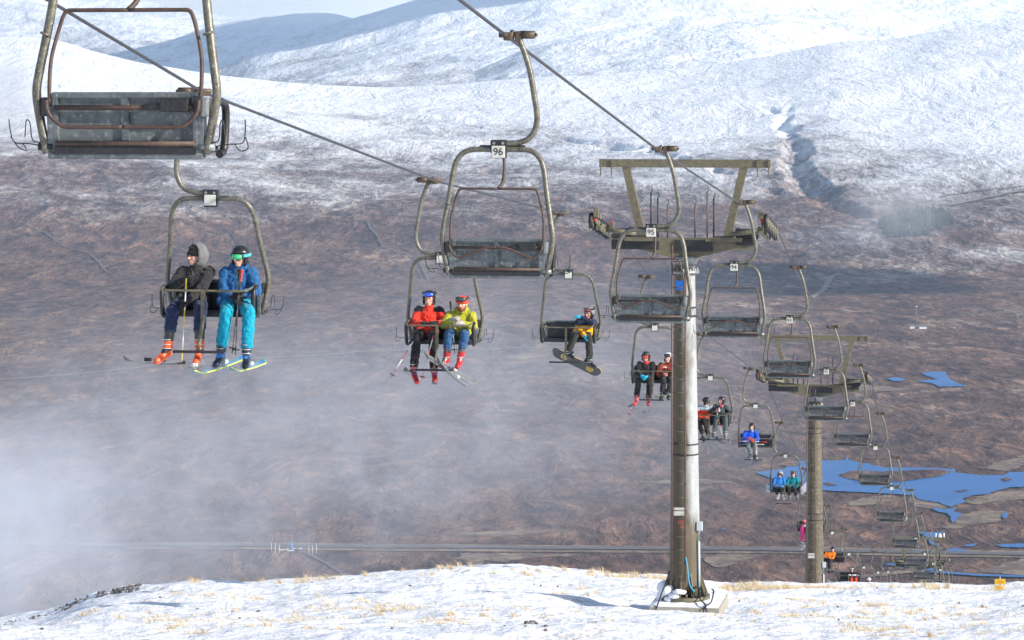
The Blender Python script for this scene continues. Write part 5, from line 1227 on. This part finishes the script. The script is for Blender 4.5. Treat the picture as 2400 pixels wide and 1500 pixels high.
# conifer plantation half lost in mist -------------------------------------------
Xh, Yh, Zh = hillgrid; usg = np.linspace(-900, 3300, Xh.shape[1])
def hillpt(u, v):
    j = int(np.argmin(abs(usg - u))); Vc = HV - F * Zh[:420, j] / Yh[:420, j]; k_ = int(np.argmin(abs(Vc - v))); return Vector((Xh[k_, j], Yh[k_, j], Zh[k_, j]))
rnd = random.Random(8); bm = bmesh.new()
for i in range(620):
    t = rnd.random(); a_ = rnd.uniform(0, 2 * math.pi); q_ = math.sqrt(rnd.random()) * rnd.uniform(.85, 1.1); u = 2145 + 84 * q_ * math.cos(a_) + 8 * math.sin(a_ * 5); v = 524 + 30 * q_ * math.sin(a_) - .12 * (u - 2145)
    p = hillpt(u, v); h_ = rnd.uniform(6, 15)
    p.z -= 1
    cyl(bm, p, p + Vector((0, 0, h_ * .5)), .35, 5)
    for q in range(4):
        z0 = h_ * (.12 + .2 * q); r0 = h_ * .34 * (1 - q * .2) * rnd.uniform(.8, 1.2); n = 9
        c0 = p + Vector((rnd.uniform(-.4, .4), rnd.uniform(-.4, .4), z0)); ap = bm.verts.new(p + Vector((0, 0, min(h_, z0 + h_ * .42))))
        ring = [bm.verts.new(c0 + Vector((math.cos(2 * math.pi * k_ / n) * r0 * rnd.uniform(.6, 1.15), math.sin(2 * math.pi * k_ / n) * r0 * rnd.uniform(.6, 1.15), rnd.uniform(-.8, .6)))) for k_ in range(n)]
        for k_ in range(n): bm.faces.new((ring[k_], ring[(k_ + 1) % n], ap))
Tr = NT('conifer_green'); Tr.col(Tr.ramp(Tr.noise(Tr.pos(), .12, 4), [(.3, (.006, .014, .011)), (.7, (.016, .027, .018))])); Tr.set(Roughness=.9)
tag(build('conifer_plantation', bm, Tr.m, fixn=False), kind='stuff')

# withered grass through the snow --------------------------------------------------
rng = np.random.default_rng(5)
def blades(name, C, per, h0, h1, spread, mat, wind=.5, w=.006):
    n = len(C) * per; base = np.repeat(C, per, 0); ang = rng.uniform(0, 2 * np.pi, n); rr = np.abs(rng.normal(0, 1, n)) * np.repeat(spread, per)
    bx = base[:, 0] + np.cos(ang) * rr; by = base[:, 1] + np.sin(ang) * rr; bz = ground_z(bx, by) - .02
    h = rng.uniform(h0, h1, n) * np.repeat(rng.uniform(.6, 1.2, len(C)), per) * np.exp(-(rr / (np.repeat(spread, per) * 2.2)) ** 2)
    dx = np.cos(ang) * .35 + wind * rng.uniform(.4, 1.3, n) + rng.normal(0, .25, n); dy = np.sin(ang) * .3 + rng.normal(0, .2, n)
    wa = rng.uniform(0, np.pi, n); wx, wy = np.cos(wa) * w, np.sin(wa) * w * .4
    v0 = np.stack([bx - wx, by - wy, bz], 1); v1 = np.stack([bx + wx, by + wy, bz], 1)
    m0 = np.stack([bx + dx * h * .28 - wx * .7, by + dy * h * .28 - wy, bz + h * .62], 1); m1 = m0 + np.stack([wx * 1.4, wy * 2, wx * 0], 1); tp = np.stack([bx + dx * h * .95, by + dy * h * .9, bz + h * .95], 1)
    V = np.stack([v0, v1, m1, m0, tp], 1).reshape(-1, 3); b = np.arange(n) * 5
    Fq = np.stack([b, b + 1, b + 2, b + 3], 1); Ft = np.stack([b + 3, b + 2, b + 4], 1)
    me = bpy.data.meshes.new(name); me.vertices.add(len(V)); me.vertices.foreach_set('co', V.astype(np.float32).ravel())
    lv = np.concatenate([Fq.ravel(), Ft.ravel()]); me.loops.add(len(lv)); me.loops.foreach_set('vertex_index', lv.astype(np.int32))
    ls = np.concatenate([np.arange(n) * 4, n * 4 + np.arange(n) * 3]); me.polygons.add(2 * n); me.polygons.foreach_set('loop_start', ls.astype(np.int32)); me.polygons.foreach_set('loop_total', np.concatenate([np.full(n, 4), np.full(n, 3)]).astype(np.int32))
    me.update(calc_edges=True); o = link(name, me, mat); tag(o, kind='stuff'); return o
Gs = NT('straw_grass'); Gs.col(Gs.ramp(Gs.noise(Gs.pos(), 2.2, 4), [(.3, (.42, .31, .18)), (.5, (.62, .50, .32)), (.7, (.76, .68, .52))])); Gs.set(Roughness=.8)
def clumps(n, u0, u1, dv0, dv1, s0, s1):
    u = rng.uniform(u0, u1, n); yc = crest_Y(u); Y = yc - rng.uniform(dv0, dv1, n); return np.stack([(u - 1200) / F * Y, Y], 1), rng.uniform(s0, s1, n)
cs, ss = [], []
for a in ((26, 440, 760, -3, 2.5, .05, .16), (10, 1180, 1330, -2, 2, .05, .12), (50, 1380, 1590, -2, 2.5, .06, .18), (110, 1690, 1960, -1, 3, .10, .26), (60, 1940, 2440, -2, 4, .06, .20), (22, 760, 1200, -2, 2, .05, .12)):
    c, s = clumps(*a); cs.append(c); ss.append(s)
blades('crest_grass', np.concatenate(cs), 60, .06, .27, np.concatenate(ss), Gs.m, -.5, .006)
cs, ss = [], []
for cu, cv, n, su, sv in ((830, 1432, 26, 70, 10), (560, 1400, 12, 60, 8), (1000, 1470, 20, 90, 10), (640, 1465, 16, 80, 12), (1400, 1400, 12, 100, 10), (2050, 1420, 30, 160, 12), (2250, 1440, 24, 130, 14), (1800, 1440, 16, 100, 14), (2150, 1480, 12, 120, 8), (300, 1440, 12, 80, 14), (1250, 1460, 10, 100, 12), (450, 1480, 16, 100, 10), (1900, 1400, 16, 80, 6), (950, 1445, 18, 60, 8)):
    u = rng.normal(cu, su, n); v = rng.normal(cv, sv, n).clip(1375, 1560); Y = 2.53 / np.maximum((v - HV) / F - .135, .012); Y = Y.clip(45, 92); cs.append(np.stack([(u - 1200) / F * Y, Y], 1)); ss.append(rng.uniform(.05, .20, n))
blades('slope_grass', np.concatenate(cs + [c_ + rng.normal(0, .6, c_.shape) for c_ in cs]), 55, .03, .15, np.concatenate(ss + ss) * 1.25, Gs.m, -.6, .006)
# dark scree on the left shoulder and scattered stones
bm = bmesh.new(); rnd = random.Random(12)
def stone(x, y, s):
    p = Vector((x, y, gz(x, y) + s * .1)); M = Matrix.Translation(p) @ Euler((rnd.uniform(0, 3), rnd.uniform(0, 3), rnd.uniform(0, 3))).to_matrix().to_4x4() @ Matrix.Diagonal((s * rnd.uniform(.7, 1.3), s * rnd.uniform(.7, 1.3), s * rnd.uniform(.4, .8), 1))
    r_ = bmesh.ops.create_icosphere(bm, subdivisions=1, radius=1, matrix=M)
    for v in r_['verts']: v.co += Vector((rnd.uniform(-1, 1), rnd.uniform(-1, 1), rnd.uniform(-1, 1))) * s * .16
for i in range(620):
    u = 10 + 320 * rnd.random() ** .8; yc = float(crest_Y(u)); Y = yc + rnd.gauss(-.4, 1.1); stone((u - 1200) / F * Y, Y, rnd.uniform(.02, .075))
for i in range(90):
    u = rnd.uniform(0, 2400); Y = rnd.uniform(50, 90); stone((u - 1200) / F * Y, Y, rnd.uniform(.02, .06))
for (u, v, n) in ((1340, 1436, 8), (1395, 1436, 6), (1712, 1430, 26), (1510, 1432, 10), (1245, 1495, 14)):
    for k_ in range(n):
        Y = min(88, 2.53 / max((v + rnd.gauss(0, 3) - HV) / F - .135, .012)); Y = {1712: 74.5, 1510: 74.3}.get(u, Y); stone((u + rnd.gauss(0, 9) - 1200) / F * Y, Y + rnd.gauss(0, .4), rnd.uniform(.025, .075))
Sn = NT('dark_scree_stone'); Sn.col(Sn.ramp(Sn.noise(Sn.pos(), 9, 4), [(.3, (.06, .055, .055)), (.7, (.17, .15, .14))])); Sn.set(Roughness=.9)
tag(build('scattered_stones', bm, Sn.m, fixn=False), kind='stuff')
